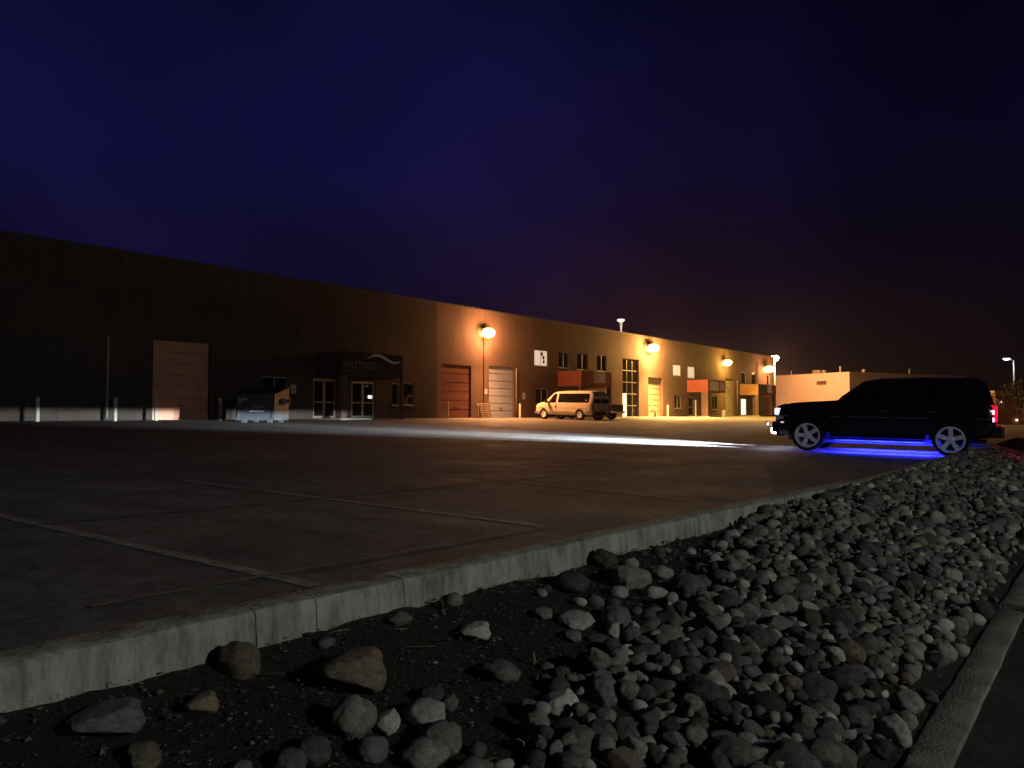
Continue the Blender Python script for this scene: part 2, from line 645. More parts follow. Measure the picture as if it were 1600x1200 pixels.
# ================================================================ the long building
def wall_mat(name, col, ribs):
    m = bpy.data.materials.new(name)
    m.use_nodes = True
    nt = m.node_tree
    L = nt.links.new
    b = nt.nodes["Principled BSDF"]
    b.inputs["Roughness"].default_value = 0.85
    b.inputs["Specular IOR Level"].default_value = 0.25
    tc = N(nt, "ShaderNodeTexCoord")
    sep = N(nt, "ShaderNodeSeparateXYZ")
    L(tc.outputs["Object"], sep.inputs[0])

    def noise(scale, stretch, det=7):
        mp = N(nt, "ShaderNodeMapping")
        mp.inputs["Scale"].default_value = stretch
        L(tc.outputs["Object"], mp.inputs[0])
        n = N(nt, "ShaderNodeTexNoise")
        n.inputs["Scale"].default_value = scale
        n.inputs["Detail"].default_value = det
        n.inputs["Roughness"].default_value = 0.65
        L(mp.outputs[0], n.inputs["Vector"])
        return n.outputs["Fac"]

    def rmp(src, a, c0, z, c1):
        r = N(nt, "ShaderNodeValToRGB")
        r.color_ramp.elements[0].position = a
        r.color_ramp.elements[1].position = z
        r.color_ramp.elements[0].color = (c0, c0, c0, 1)
        r.color_ramp.elements[1].color = (c1, c1, c1, 1)
        L(src, r.inputs[0])
        return r.outputs[0]

    def mul(a, c):
        x = N(nt, "ShaderNodeMix", data_type='RGBA', blend_type='MULTIPLY')
        x.inputs["Factor"].default_value = 1
        L(a, x.inputs[6])
        L(c, x.inputs[7])
        return x.outputs[2]
    rgb = N(nt, "ShaderNodeRGB")
    rgb.outputs[0].default_value = (*col, 1)
    c = mul(rgb.outputs[0], rmp(noise(0.5, (1, 1, 1)), 0.3, 0.78, 0.7, 1.18))
    c = mul(c, rmp(noise(2.0, (2.0, 1, 0.14)), 0.3, 0.8, 0.7, 1.12))     # rain runs
    c = mul(c, rmp(noise(25, (1, 1, 1), 3), 0.3, 0.85, 0.7, 1.12))
    # panel joints every 7.6 m
    mm = N(nt, "ShaderNodeMath", operation='MODULO')
    L(sep.outputs["X"], mm.inputs[0])
    mm.inputs[1].default_value = 7.62
    c = mul(c, rmp(mm.outputs[0], 0.02, 0.45, 0.05, 1.0))
    L(c, b.inputs["Base Color"])
    bp = N(nt, "ShaderNodeBump")
    bp.inputs["Strength"].default_value = 0.35
    bp.inputs["Distance"].default_value = 0.02
    L(noise(30, (1, 1, 1)), bp.inputs["Height"])
    if ribs:
        wv = N(nt, "ShaderNodeTexWave", wave_type='BANDS', bands_direction='X', wave_profile='SIN')
        wv.inputs["Scale"].default_value = ribs
        L(tc.outputs["Object"], wv.inputs["Vector"])
        b2 = N(nt, "ShaderNodeBump")
        b2.inputs["Strength"].default_value = 0.15
        b2.inputs["Distance"].default_value = 0.05
        L(wv.outputs["Fac"], b2.inputs["Height"])
        L(bp.outputs[0], b2.inputs["Normal"])
        L(b2.outputs[0], b.inputs["Normal"])
    else:
        L(bp.outputs[0], b.inputs["Normal"])
    return m


M_wallR = wall_mat("ribbed_wall", (0.090, 0.072, 0.062), 1.6)  # darker base colour stands in for the missing light on this stretch
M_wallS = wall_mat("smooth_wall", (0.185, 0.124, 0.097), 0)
M_wallF = wall_mat("fluted_wall", (0.20, 0.130, 0.098), 0.6)
M_canopy = mat("red_canopy_paint", (0.36, 0.085, 0.055), 0.6, var=0.15, scale=1.2)
M_canopyD = mat("dark_canopy_paint", (0.10, 0.055, 0.045), 0.6, var=0.15, scale=1.2)
M_canopyO = mat("tan_canopy_paint", (0.42, 0.22, 0.09), 0.6, var=0.15, scale=1.2)
M_doorT = mat("tan_door", (0.78, 0.37, 0.23), 0.55, var=0.12, scale=2)
M_doorR = mat("red_door", (0.17, 0.060, 0.046), 0.6, var=0.15, scale=2)
M_doorW = mat("white_door", (0.44, 0.50, 0.66), 0.55, var=0.08, scale=2)
M_doorC = mat("cream_door", (0.5, 0.44, 0.32), 0.6, var=0.1, scale=2)
M_doorG = mat("grey_door", (0.40, 0.37, 0.34), 0.6, var=0.1, scale=2)
M_coping = mat("metal_coping", (0.08, 0.075, 0.07), 0.6, 0.2, var=0.15)
M_lit = mat("lit_window", (0.8, 0.75, 0.65), 0.5, var=0, emit=(1.0, 0.80, 0.58), estr=0.62)
M_litdoor = mat("lit_doorway", (0.8, 0.75, 0.65), 0.5, var=0, emit=(1.0, 0.86, 0.62), estr=1.5)
M_litpart = mat("half_lit_window", (0.5, 0.4, 0.3), 0.5, var=0.8, scale=2.2, emit=(1.0, 0.7, 0.5), estr=0.22)
M_signface = mat("pale_sign_face", (0.86, 0.82, 0.78), 0.6, var=0.06)

ROOF = 0.5 * (ZW(0, 362) + ZW(1205, 558))
BU0, BU1 = -14.0, 106.4
bld = thing("industrial_building", "long low tan warehouse building with roller doors and red entrance canopies", "building", (0, 0, 0))
OPEN = []                                    # u0,u1,z0,z1,recess


def opening(px0, px1, y0, y1, rec, ground=False):
    u0, u1 = U(px0), U(px1)
    pm = (px0 + px1) / 2
    z1, z0 = ZW(pm, y0), (ZB - 0.05 if ground else ZW(pm, y1))
    OPEN.append((u0, u1, z0, z1, rec))
    return u0, u1, z0, z1


def dock_door(px0, px1, y0, label, m, rec=0.32, panels=5):
    u0, u1, z0, z1 = opening(px0, px1, y0, 0, rec, True)
    q = MB()
    n = max(4, int((z1 - z0) / 0.55))
    for i in range(n):
        a, b = z0 + (z1 - z0) * i / n, z0 + (z1 - z0) * (i + 1) / n
        q.box(u0 + 0.02, u1 - 0.02, V + rec - 0.06, V + rec - 0.012, a + 0.008, b - 0.008)
        q.box(u0 + 0.02, u1 - 0.02, V + rec - 0.075, V + rec - 0.06, a + 0.05, b - 0.05)
    o = q.build("roller_door", m, bld)
    tag(o, label)
    h = MB().box((u0 + u1) / 2 - 0.12, (u0 + u1) / 2 + 0.12, V + rec - 0.12, V + rec - 0.076, z0 + 0.75, z0 + 0.80)
    h.build("handle", M_dark_metal, o)
    return o


def window(px0, px1, y0, y1, cols=2, rows=1, rec=0.12, glass=None, fm=None, label=None, ground=False, fw=0.05, name="window", flip=None):
    u0, u1, z0, z1 = opening(px0, px1, y0, y1, rec, ground)
    f = MB()
    v0, v1 = V + rec - 0.07, V + rec - 0.012
    f.box(u0 + 0.004, u0 + fw, v0, v1, z0, z1).box(u1 - fw, u1 - 0.004, v0, v1, z0, z1)
    f.box(u0 + fw, u1 - fw, v0, v1, z1 - fw, z1).box(u0 + fw, u1 - fw, v0, v1, z0, z0 + fw)
    for i in range(1, cols):
        c = u0 + (u1 - u0) * i / cols
        f.box(c - fw / 2, c + fw / 2, v0 - 0.003, v1, z0 + fw, z1 - fw)
    for j in range(1, rows):
        c = z0 + (z1 - z0) * j / rows
        f.box(u0 + fw, u1 - fw, v0 + 0.003, v1, c - fw / 2, c + fw / 2)
    o = f.build(name, fm or M_alu, bld)
    if label:
        tag(o, label)
    p = MB().box(u0 + fw * 0.6, u1 - fw * 0.6, V + rec - 0.045, V + rec - 0.03, z0 + fw * 0.6, z1 - fw * 0.6)
    p.build("pane", glass or M_glass, o)
    if not ground and rec < 0.2:
        MB().box(u0 - 0.05, u1 + 0.05, V - 0.05, V + 0.0, z0 - 0.07, z0 - 0.004).build("sill", M_conc, o)
    return o, (u0, u1, z0, z1)


def glass_door(px0, px1, y0, leaves, label, lit=None, rec=0.15):
    """aluminium storefront doors: leaves with a mid rail, pull handles"""
    u0, u1, z0, z1 = opening(px0, px1, y0, 0, rec, True)
    z0 = ZB
    f = MB()
    v0, v1 = V + rec - 0.07, V + rec - 0.012
    f.box(u0 + 0.004, u0 + 0.06, v0, v1, z0, z1).box(u1 - 0.06, u1 - 0.004, v0, v1, z0, z1).box(u0 + 0.06, u1 - 0.06, v0, v1, z1 - 0.06, z1)
    o = f.build("entrance_door", M_alu, bld)
    tag(o, label)
    wl = (u1 - u0 - 0.12) / leaves
    for i in range(leaves):
        a, b = u0 + 0.06 + wl * i + 0.005, u0 + 0.06 + wl * (i + 1) - 0.005
        l = MB()
        l.box(a, a + 0.07, v0, v1 - 0.005, z0 + 0.01, z1 - 0.065).box(b - 0.07, b, v0, v1 - 0.005, z0 + 0.01, z1 - 0.065)
        l.box(a + 0.07, b - 0.07, v0, v1 - 0.005, z0 + 0.01, z0 + 0.18).box(a + 0.07, b - 0.07, v0, v1 - 0.005, z1 - 0.14, z1 - 0.065)
        l.box(a + 0.07, b - 0.07, v0, v1 - 0.005, z0 + 0.95, z0 + 1.02)
        lo = l.build("door_leaf", M_alu, o)
        MB().box(a + 0.05, b - 0.05, V + rec - 0.045, V + rec - 0.03, z0 + 0.1, z1 - 0.1).build("pane", lit or M_glass, o)
        hx = b - 0.05 if i % 2 == 0 else a + 0.05
        MB().tube([(hx, v0 - 0.05, z0 + 0.95), (hx, v0 - 0.05, z0 + 1.25)], 0.014).build("handle", M_chrome, o)
    return o


# --- openings, from the left end to the right end of the facade
dock_door(238, 329, 533, "tan roller door with headlight glare along its foot", M_doorT)
window(409, 449, 589, 634, 2, 1)
glass_door(489, 525.5, 592, 2, "double glass entrance door beside the dark canopy")
glass_door(549, 586, 596, 2, "glass entrance door under the dark canopy")
window(613, 622, 599, 633, 1, 1)
window(631, 646, 599, 633, 1, 1)
dock_door(690, 736, 570, "dark red roller door", M_doorR, rec=0.2)
dock_door(764, 803, 573, "pale grey roller door", M_doorW, rec=0.2)
w1, r1 = window(835, 856, 547, 572, 2, 1, glass=M_lit, label="lit upstairs window with round things hanging inside")
window(873, 889, 550, 575, 2, 1)
window(902, 919, 552, 578, 2, 1)
window(933, 948, 555, 580, 2, 1)
window(837, 856, 607, 640, 2, 1)
glass_door(914, 938, 611, 2, "glass entrance door behind the parked van")
window(973, 998.5, 561, 651, 3, 5, rec=0.22, ground=True, name="tall_window", label="tall gridded stair window beside the bright doorway", fw=0.09)
dock_door(1013, 1035.5, 590, "cream roller door under the brightest wall lamp", M_doorC, rec=0.4)
window(1052, 1064, 570, 587, 2, 1, glass=M_lit, label="small lit upstairs window")
window(1075, 1086, 573, 591, 2, 1, glass=M_lit, label="lit upstairs window over the red canopy")
window(1054, 1064, 617, 638, 2, 1)
glass_door(1076, 1085, 620, 1, "dark glass entrance door under the brightly lit red canopy")
window(1096, 1101, 620, 640, 1, 1)
window(1113, 1121, 619, 640, 2, 1)
dock_door(1134, 1147, 592, "pale grey roller door between two canopies", M_doorG, rec=0.25)
window(1159, 1166, 582, 600, 1, 1)
window(1175, 1182, 583, 602, 1, 1)
window(1199, 1203, 586, 604, 1, 1)
glass_door(1158, 1167, 622, 1, "brightly lit doorway at the far end", lit=M_litdoor)
window(1175, 1181, 623, 641, 1, 1)
window(1193, 1204.5, 619, 638, 2, 2)

# ornaments hanging in the first lit window
u0, u1, z0, z1 = r1
for (fx, fz, rr) in ((0.60, 0.76, 0.16), (0.72, 0.54, 0.15), (0.74, 0.28, 0.14)):
    q = MB().lathe([(0.001, 0), (rr * 0.8, 0.012), (rr, 0.02), (rr, 0.028), (0.001, 0.03)], 'y', (u0 + (u1 - u0) * fx, V + 0.035, z0 + (z1 - z0) * fz), 18)
    q.build("ornament", M_dark_metal, w1)

# the bright open doorway is the first bay of the tall window
ud0, ud1 = U(973.6), U(980.2)
q = MB().box(ud0, ud1, V + 0.10, V + 0.14, ZB, ZW(977, 614.5))
tag(q.build("open_doorway", M_litdoor, bld), "brightly lit open doorway at the foot of the tall window")


def wall_piece(ua, ub, m):
    """facade between ua and ub with its openings left out and their reveals turned in"""
    q = MB()
    ops = [o for o in OPEN if o[1] > ua and o[0] < ub]
    xs = sorted({ua, ub} | {x for o in ops for x in o[:2] if ua < x < ub})
    z0b = ZB - 0.5
    zs = sorted({z0b, ROOF} | {z for o in ops for z in o[2:4]})
    for a, b in zip(xs[:-1], xs[1:]):
        for c, d in zip(zs[:-1], zs[1:]):
            mx, mz = (a + b) / 2, (c + d) / 2
            if any(o[0] < mx < o[1] and o[2] < mz < o[3] for o in ops):
                continue
            q.add([(a, V, c), (b, V, c), (b, V, d), (a, V, d)], [(0, 1, 2, 3)])
    for (a, b, c, d, r) in ops:
        q.add([(a, V, c), (a, V + r, c), (a, V + r, d), (a, V, d)], [(0, 1, 2, 3)])
        q.add([(b, V, c), (b, V + r, c), (b, V + r, d), (b, V, d)], [(0, 3, 2, 1)])
        q.add([(a, V, d), (b, V, d), (b, V + r, d), (a, V + r, d)], [(0, 1, 2, 3)])
        q.add([(a, V, c), (b, V, c), (b, V + r, c), (a, V + r, c)], [(0, 3, 2, 1)])
        q.add([(a, V + r, c), (b, V + r, c), (b, V + r, d), (a, V + r, d)], [(0, 1, 2, 3)])
    me = bpy.data.meshes.new("wall")
    me.from_pydata(q.v, [], q.f)
    me.materials.append(m)
    o = bpy.data.objects.new("wall", me)
    COL.objects.link(o)
    o.parent = bld
    return o


UA, UBB = U(683), U(1094)
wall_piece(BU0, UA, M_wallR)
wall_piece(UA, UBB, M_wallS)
wall_piece(UBB, BU1, M_wallF)
BD = 18.0
q = MB()
q.add([(BU0, V, ZB - .5), (BU0, V + BD, ZB - .5), (BU0, V + BD, ROOF), (BU0, V, ROOF)], [(0, 1, 2, 3)])
q.add([(BU1, V, ZB - .5), (BU1, V + BD, ZB - .5), (BU1, V + BD, ROOF), (BU1, V, ROOF)], [(0, 3, 2, 1)])
q.add([(BU0, V + BD, ZB - .5), (BU1, V + BD, ZB - .5), (BU1, V + BD, ROOF), (BU0, V + BD, ROOF)], [(0, 1, 2, 3)])
q.build("wall", M_wallS, bld)
MB().box(BU0 + .05, BU1 - .05, V + .3, V + BD - .05, ROOF - 0.5, ROOF - 0.4).build("roof", M_dark_metal, bld)
q = MB().box(BU0 - .04, BU1 + .04, V - 0.045, V + 0.26, ROOF, ROOF + 0.09)
u = U(556)
while u < U(752):                            # seam clips standing on the parapet
    q.box(u - 0.05, u + 0.05, V - 0.02, V + 0.12, ROOF + 0.09, ROOF + 0.17)
    u += 0.62
q.build("coping", M_coping, bld)

# downpipes
for px, y0, y1 in ((165.5, 524, 655), (805.5, 576, 651), (1151.5, 594, 650), (1183.5, 566, 606)):
    u = U(px)
    z1 = ZW(px, y0)
    z0 = ZB + 0.1 if y1 > 640 else ZW(px, y1)
    q = MB().tube([(u, V - 0.08, z0), (u, V - 0.08, z1)], 0.045, 10)
    for k in range(4):
        z = z0 + (z1 - z0) * (k + 0.5) / 4
        q.box(u - 0.07, u + 0.07, V - 0.09, V - 0.001, z, z + 0.03)
    q.build("downpipe", M_conc, bld)


def kx(px):
    d = ray(px, 646)
    return d.x / d.y


def canopy(pl, pc, pr, y0, y1, m_front, m_end, cols, label, p=None):
    """boxed entrance canopy: end panel facing the street, front panel, posts under its outer corners"""
    p = p or V * (1 - kx(pl) / kx(pc))
    vf = V - p
    u0, u1 = U(pc, vf), U(pr, vf)
    z1, z0 = ZW(pc, y0, vf), ZW(pc, y1, vf)
    q = MB()
    t = 0.06
    q.box(u0, u1, vf + t, V - 0.004, z0 + 0.12, z0 + 0.17)            # soffit
    q.box(u0, u1, vf + t, V - 0.004, z1 - 0.12, z1 - 0.07)            # lid
    o = q.build("canopy", M_canopyD, bld)
    tag(o, label)
    MB().box(u0 - 0.004, u1 + 0.004, vf, vf + t - 0.003, z0, z1).build("front_panel", m_front, o)
    MB().box(u0 - 0.004, u0 + t, vf + t, V - 0.006, z0 + 0.004, z1 - 0.004).build("end_panel", m_end, o)
    MB().box(u1 - t, u1 + 0.004, vf + t, V - 0.006, z0 + 0.004, z1 - 0.004).build("end_panel", m_end, o)
    zf = lot_z(vf) - 0.02
    for (side, wd) in cols:
        c = u0 + wd / 2 + 0.01 if side < 0 else u1 - wd / 2 - 0.01
        q = MB().box(c - wd / 2, c + wd / 2, vf + 0.02, vf + 0.02 + wd, zf, z0 - 0.003)
        q.box(c - wd / 2 - 0.04, c + wd / 2 + 0.04, vf - 0.02, vf + 0.06 + wd, zf, zf + 0.16)
        q.build("column", M_wallS, o)
    return u0, u1, vf, z0, z1


C1 = canopy(492, 533, 628.5, 548, 587, M_canopyD, M_canopyD, ((-1, 0.42), (1, 0.10)), "dark canopy carrying the white lettering")
C2 = canopy(872, 908.5, 956, 578.5, 603, M_canopy, M_canopy, ((-1, 0.3), (1, 0.3)), "red canopy behind the parked van")
C3 = canopy(1074, 1106.5, 1134, 593, 612.5, M_canopy, M_canopy, ((-1, 0.75),), "brightly lit red canopy on a thick pale column")
C4 = canopy(1156, 1185.5, 1213, 600, 617, M_canopyD, M_canopyO, ((-1, 0.45), (1, 0.45)), "tan ended canopy at the far end")
# entrance slabs: low concrete steps under the canopies
for c, sp in ((C1, 2.1), (C3, 4.0), (C4, 5.5)):
    MB().box(c[0] - 0.25, c[0] + sp, c[2] - 0.25, V - 0.02, ZB - 0.3, ZB + 0.05, bev=0.02).build("entrance_step", M_conc, bld)
# wall cheek behind the fourth canopy
MB().box(C4[0] + 0.6, C4[1] + 0.3, C4[2] + 0.75, C4[2] + 0.95, ZB - 0.2, C4[3] - 0.05).build("porch_wall", M_wallF, bld)

# ================================================================ signs on the facade
t = thing("shop_sign", "dark shop sign reading MATTRESS GALLERIA with a white wave", "sign", (C1[0], C1[2], C1[3]))
cw, ch = C1[1] - C1[0], C1[4] - C1[3]
MB().box(0.03, cw - 0.03, -0.045, -0.004, 0.04, ch - 0.04).build("panel", mat("sign_dark", (0.03, 0.025, 0.025), 0.5, var=0.1), t)
M_let = mat("sign_letters_grey", (0.22, 0.21, 0.2), 0.5, var=0)
M_let2 = mat("sign_letters_dim", (0.13, 0.12, 0.115), 0.5, var=0)
M_wave = mat("sign_wave_white", (0.85, 0.8, 0.78), 0.4, var=0)


def place_text(body, u, z, wtarget, h, m, parent, bold, v=-0.06, name="lettering"):
    me = text_mesh(body, h, bold)
    xs = [p.co.x for p in me.vertices]
    s = wtarget / (max(xs) - min(xs))
    for p in me.vertices:
        x, y, zz = p.co
        p.co = ((x - min(xs)) * s if False else (x) * s, -zz, y)
    me.materials.clear()
    me.materials.append(m)
    o = bpy.data.objects.new(name, me)
    COL.objects.link(o)
    o.location = (u, v, z)
    o.parent = parent
    return o


place_text("MATTRESS", 0.06, 0.47, cw * 0.515, 0.40, M_let, t, 0.012)
place_text("GALLERIA", 0.06 + cw * 0.535, 0.45, cw * 0.42, 0.37, M_let2, t, -0.004)
q = MB()
x = 0.1
rr = random.Random(3)
while x < cw * 0.32:                         # the small second line, too small to read
    wl = rr.uniform(0.05, 0.1)
    q.box(x, x + wl, -0.06, -0.045, 0.25, 0.25 + rr.choice((0.1, 0.1, 0.14)))
    x += wl + 0.03
q.build("small_lettering", M_let2, t)
# wave ribbon
q = MB()
n = 40
pts = []
for i in range(n + 1):
    s = i / n
    x = cw * (0.385 + 0.575 * s)
    zc = ch * (0.77 + 0.13 * math.sin(s * 2 * math.pi * 0.98 - 0.25) * (1.0 if s < .5 else 1.05)) + ch * 0.02
    th = 0.085 * (math.sin(math.pi * s) ** 0.6) + 0.004
    pts.append((x, zc, th))
for i in range(n):
    (x0, z0, t0), (x1, z1, t1) = pts[i], pts[i + 1]
    q.add([(x0, -0.075, z0 - t0), (x1, -0.075, z1 - t1), (x1, -0.075, z1 + t1), (x0, -0.075, z0 + t0),
           (x0, -0.05, z0 - t0), (x1, -0.05, z1 - t1), (x1, -0.05, z1 + t1), (x0, -0.05, z0 + t0)],
          [(0, 1, 2, 3), (7, 6, 5, 4), (0, 4, 5, 1), (3, 2, 6, 7)])
q.build("wave", M_wave, t)
q = MB()
for k in range(6):
    a = k * math.pi / 3
    q.add([(cw * 0.865 + 0.02 * math.cos(a + 1.57), -0.06, ch * 0.93 + 0.02 * math.sin(a + 1.57)),
           (cw * 0.865 + 0.11 * math.cos(a), -0.06, ch * 0.93 + 0.11 * math.sin(a)),
           (cw * 0.865 - 0.02 * math.cos(a + 1.57), -0.06, ch * 0.93 - 0.02 * math.sin(a + 1.57))], [(0, 1, 2)])
q.build("star", M_let2, t)


def rounded_panel(name, label, px0, px1, y0, y1, v, rad=0.16, m=None, lines=0):
    u0, u1 = U(px0, v), U(px1, v)
    pm = (px0 + px1) / 2
    z1, z0 = ZW(pm, y0, v), ZW(pm, y1, v)
    poly = []
    wd, hh = u1 - u0, z1 - z0
    for (cx, cz, a0) in ((wd - rad, rad, -90), (wd - rad, hh - rad, 0), (rad, hh - rad, 90), (rad, rad, 180)):
        for k in range(6):
            a = R(a0 + k * 18)
            poly.append((cx + rad * math.cos(a), cz + rad * math.sin(a)))
    t = thing(name, label, "sign", (u0, v, z0))
    MB().prism(poly, -0.05, -0.003).build("face", m or M_signface, t)
    if lines:
        q = MB()
        for k in range(lines):
            q.box(wd * 0.1, wd * (0.3 + 0.05 * (k % 2)), -0.056, -0.05, hh * (0.25 + 0.16 * k), hh * (0.25 + 0.16 * k) + 0.05)
        q.build("lettering", M_let2, t)
    return t


rounded_panel("sign_panel", "square pale sign with rounded corners on the canopy behind the van", 927, 945.5, 581, 598.5, C2[2], lines=4)
rounded_panel("sign_panel", "pale rounded sign next to the corner of the brightly lit red canopy", 1109, 1123, 596, 610, C3[2], 0.2)
rounded_panel("sign_panel", "square pale sign on the right of the brightly lit red canopy", 1125.5, 1134, 597, 610, C3[2], 0.05)
rounded_panel("sign_panel", "narrow pale sign on the far end canopy", 1199, 1206, 602, 614, C4[2], 0.05)
# notices on the wall
for (px0, px1, y0, y1, lab) in ((454, 462, 601, 614.5, "white notice with a dark symbol between the window and double glass door"),
                                (757, 761, 608, 616, "small pale notice left of the pale grey roller door"),
                                (816, 820.5, 614, 624, "small pale notice right of the pale grey roller door and drainpipe")):
    u0, u1 = U(px0), U(px1)
    pm = (px0 + px1) / 2
    z1, z0 = ZW(pm, y0), ZW(pm, y1)
    t = thing("wall_notice", lab, "sign", (u0, V, z0))
    MB().box(0, u1 - u0, -0.025, -0.004, 0, z1 - z0, bev=0.006).build("plate", M_white_paint, t)
    if px0 == 454:
        a, h = u1 - u0, z1 - z0
        q = MB().box(a * .35, a * .42, -0.03, -0.026, h * .2, h * .6).box(a * .58, a * .65, -0.03, -0.026, h * .2, h * .6)
        q.box(a * .42, a * .58, -0.03, -0.026, h * .52, h * .6).box(a * .42, a * .58, -0.03, -0.026, h * .2, h * .28)
        q.build("symbol", M_black, t)
    else:
        MB().box((u1 - u0) * .2, (u1 - u0) * .8, -0.03, -0.026, (z1 - z0) * .55, (z1 - z0) * .65).build("lettering", M_let2, t)
# lit open sign and paper inside the door under the dark canopy
u0, u1 = U(576), U(582)
t = thing("window_sign", "small glowing white sign in the glass door under the dark canopy", "sign", (u0, V + 0.08, ZW(579, 622.5)))
MB().box(0, u1 - u0, -0.03, -0.01, 0, ZW(579, 618) - ZW(579, 622.5), bev=0.006).build("face", mat("sign_glow", (.9, .9, .9), .5, var=0, emit=(1, .97, .95), estr=1.6), t)
u0, u1 = U(571), U(576)
t = thing("door_notice", "small grey paper notice high in the glass door under the dark canopy", "notice", (u0, V + 0.08, ZW(573, 604.5)))
MB().box(0, u1 - u0, -0.014, -0.01, 0, 0.09).build("paper", M_white_paint, t)


# ================================================================ wall lamps
def wall_lamp(px, py, label, power, size=1.0, col=SOD, conduit=None, estr=40, off=0.45, fwd=7.5):
    u, z = U(px), ZW(px, py)
    t = thing("wall_lamp", label, "lamp", (u, V, z), group="sodium wall lamps on the facade")
    q = MB().prism([(0, -0.2 * size), (0, 0.24 * size), (-0.16 * size, 0.24 * size), (-0.5 * size, 0.27 * size), (-0.5 * size, 0.235 * size), (-0.08 * size, 0.20 * size), (-0.06 * size, -0.2 * size)], -0.2 * size, 0.2 * size, axis='x')
    q.build("housing", mat("bronze_housing", (.30, .22, .16), .5, .2, var=.1), t)
    # prismatic refractor bowl
    q = MB().lathe([(0.001, -0.40 * size), (0.18 * size, -0.37 * size), (0.30 * size, -0.29 * size)], 'z', (0, -0.43 * size, 0), 20, 1)
    q.lathe([(0.30 * size, -0.29 * size), (0.35 * size, -0.24 * size), (0.41 * size, -0.04 * size), (0.39 * size, 0.04 * size)], 'z', (0, -0.43 * size, 0), 20)
    q.lathe([(0.39 * size, 0.04 * size), (0.36 * size, 0.12 * size), (0.20 * size, 0.225 * size), (0.001, 0.232 * size)], 'z', (0, -0.43 * size, 0), 20, 1)
    q.build("lens", [mat("sodium_lens_%d" % estr, (0.9, 0.7, 0.4), 0.3, var=0, emit=(1.0, 0.62, 0.22), estr=estr), mat("sodium_lens_rim", (0.9, 0.6, 0.3), 0.3, var=0, emit=(1.0, 0.46, 0.12), estr=9)], t)
    if conduit:
        zc = ZB - z + conduit
        MB().tube([(0.0, -0.05, -0.2), (0.0, -0.05, zc)], 0.03, 8).build("conduit", M_dark_metal, t)
    lamp("lamp_light", 'POINT', power, col, (0, -off - 0.75, -0.16), t, 0.2)
    f = lamp("lamp_light", 'SPOT', power * fwd, col, (0, -off - 0.80, -0.2), t, 0.2, None, R(140), 0.7)
    f.rotation_euler = (R(40), 0, R(180))
    return t


wall_lamp(755, 519, "glowing orange wall lamp above the dark red roller door", 1350, 1.15, conduit=0.9)
wall_lamp(1014, 543, "brightest orange wall lamp above the cream roller door", 6200, 1.3, col=(1.0, 0.50, 0.13), estr=60)
wall_lamp(1131, 566, "yellow green tinted wall lamp above the brightly lit red canopy", 950, 1.2, col=(1.0, 0.55, 0.08))
wall_lamp(1196, 576, "orange wall lamp above the far end canopy", 2400, 1.4, estr=60)

# ================================================================ bollards
def bollard_mesh(r, h):
    q = MB().lathe([(r, -0.1), (r, h - r * 0.7), (r * 0.9, h - r * 0.3), (r * 0.6, h - 0.05 * r), (0.001, h)], 'z', n=18)
    return q.mesh("bollard", mat("bollard_paint", (0.62, 0.6, 0.52), 0.55, var=0.2, scale=6))


BOL = [(59, 620, "pale bollard farthest left along the dark wall"), (180.5, 621, "pale bollard beside the left downpipe"),
       (244, 620, "pale bollard at the left jamb of the tan roller door"), (344, 622, "pale bollard between the tan roller door and the blue bin"),
       (699, 628, "pale bollard in front of the dark red roller door"), (746.5, 631, "pale bollard beside the leaning pallets"),
       (812.5, 631, "bright pale bollard right of the pale grey roller door"), (1043.5, 633, "pale bollard right of the cream roller door"),
       (1087, 625, "pale bollard beside the dark glass door under the brightly lit canopy"),
       (1023.5, 640, "short bollard in front of the cream roller door")]
for px, yt, lab in BOL:
    v = V - 1.0
    p = on_plane(px, yt, v)
    z = lot_z(v)
    o = bpy.data.objects.new("bollard", bollard_mesh(0.085, p.z - z))
    COL.objects.link(o)
    o.location = (p.x, v, z)
    tag(o, lab, "bollard", "pipe bollards along the facade")
p = on_plane(1131.5, 641, V - 2.9)
o = bpy.data.objects.new("bollard", bollard_mesh(0.24, p.z - lot_z(p.y)))
COL.objects.link(o)
o.location = (p.x, p.y, lot_z(p.y))
tag(o, "thick short round topped bollard in front of the grey roller door", "bollard", "pipe bollards along the facade")

# ================================================================ dumpster
M_bin = mat("bin_blue_paint", (0.078, 0.094, 0.112), 0.5, var=0.25, scale=3)
M_binlid = mat("bin_lid", (0.02, 0.02, 0.022), 0.6, var=0.2)
M_binpan = mat("bin_red_panel", (0.17, 0.055, 0.045), 0.6, var=0.2)
M_binpoc = mat("bin_pocket", (0.27, 0.17, 0.14), 0.6, var=0.2)
fl = on_lot(369, 661)
fr = on_lot(426, 662.5)
ax = math.atan2(fr.y - fl.y, fr.x - fl.x)          # direction along the front face
fl = on_plane(369, 646, 32.0)
fl.z = lot_z(32.0)
fr = fl.copy()
ax = R(-61)
wd = 1.86
t = thing("dumpster", "blue steel rubbish bin with a sloping lid and pale headlight glare along its foot", "dumpster", (fl.x, fl.y, (fl.z + fr.z) / 2), ax)
dp, h0, h1 = 1.5, 1.28, 1.62
q = MB()
side = [(0, 0.10), (dp, 0.10), (dp, h1), (0.12, h0), (0, h0)]
q.prism(side, 0, wd, axis='x')
q.box(-0.03, wd + 0.03, -0.05, -0.003, h0 - 0.09, h0 + 0.0)         # top rim
q.box(-0.03, wd + 0.03, -0.04, -0.003, 0.12, 0.2)
for x in (0.06, wd - 0.12):
    q.box(x, x + 0.06, -0.04, -0.003, 0.2, h0 - 0.09)
q.build("body", M_bin, t)
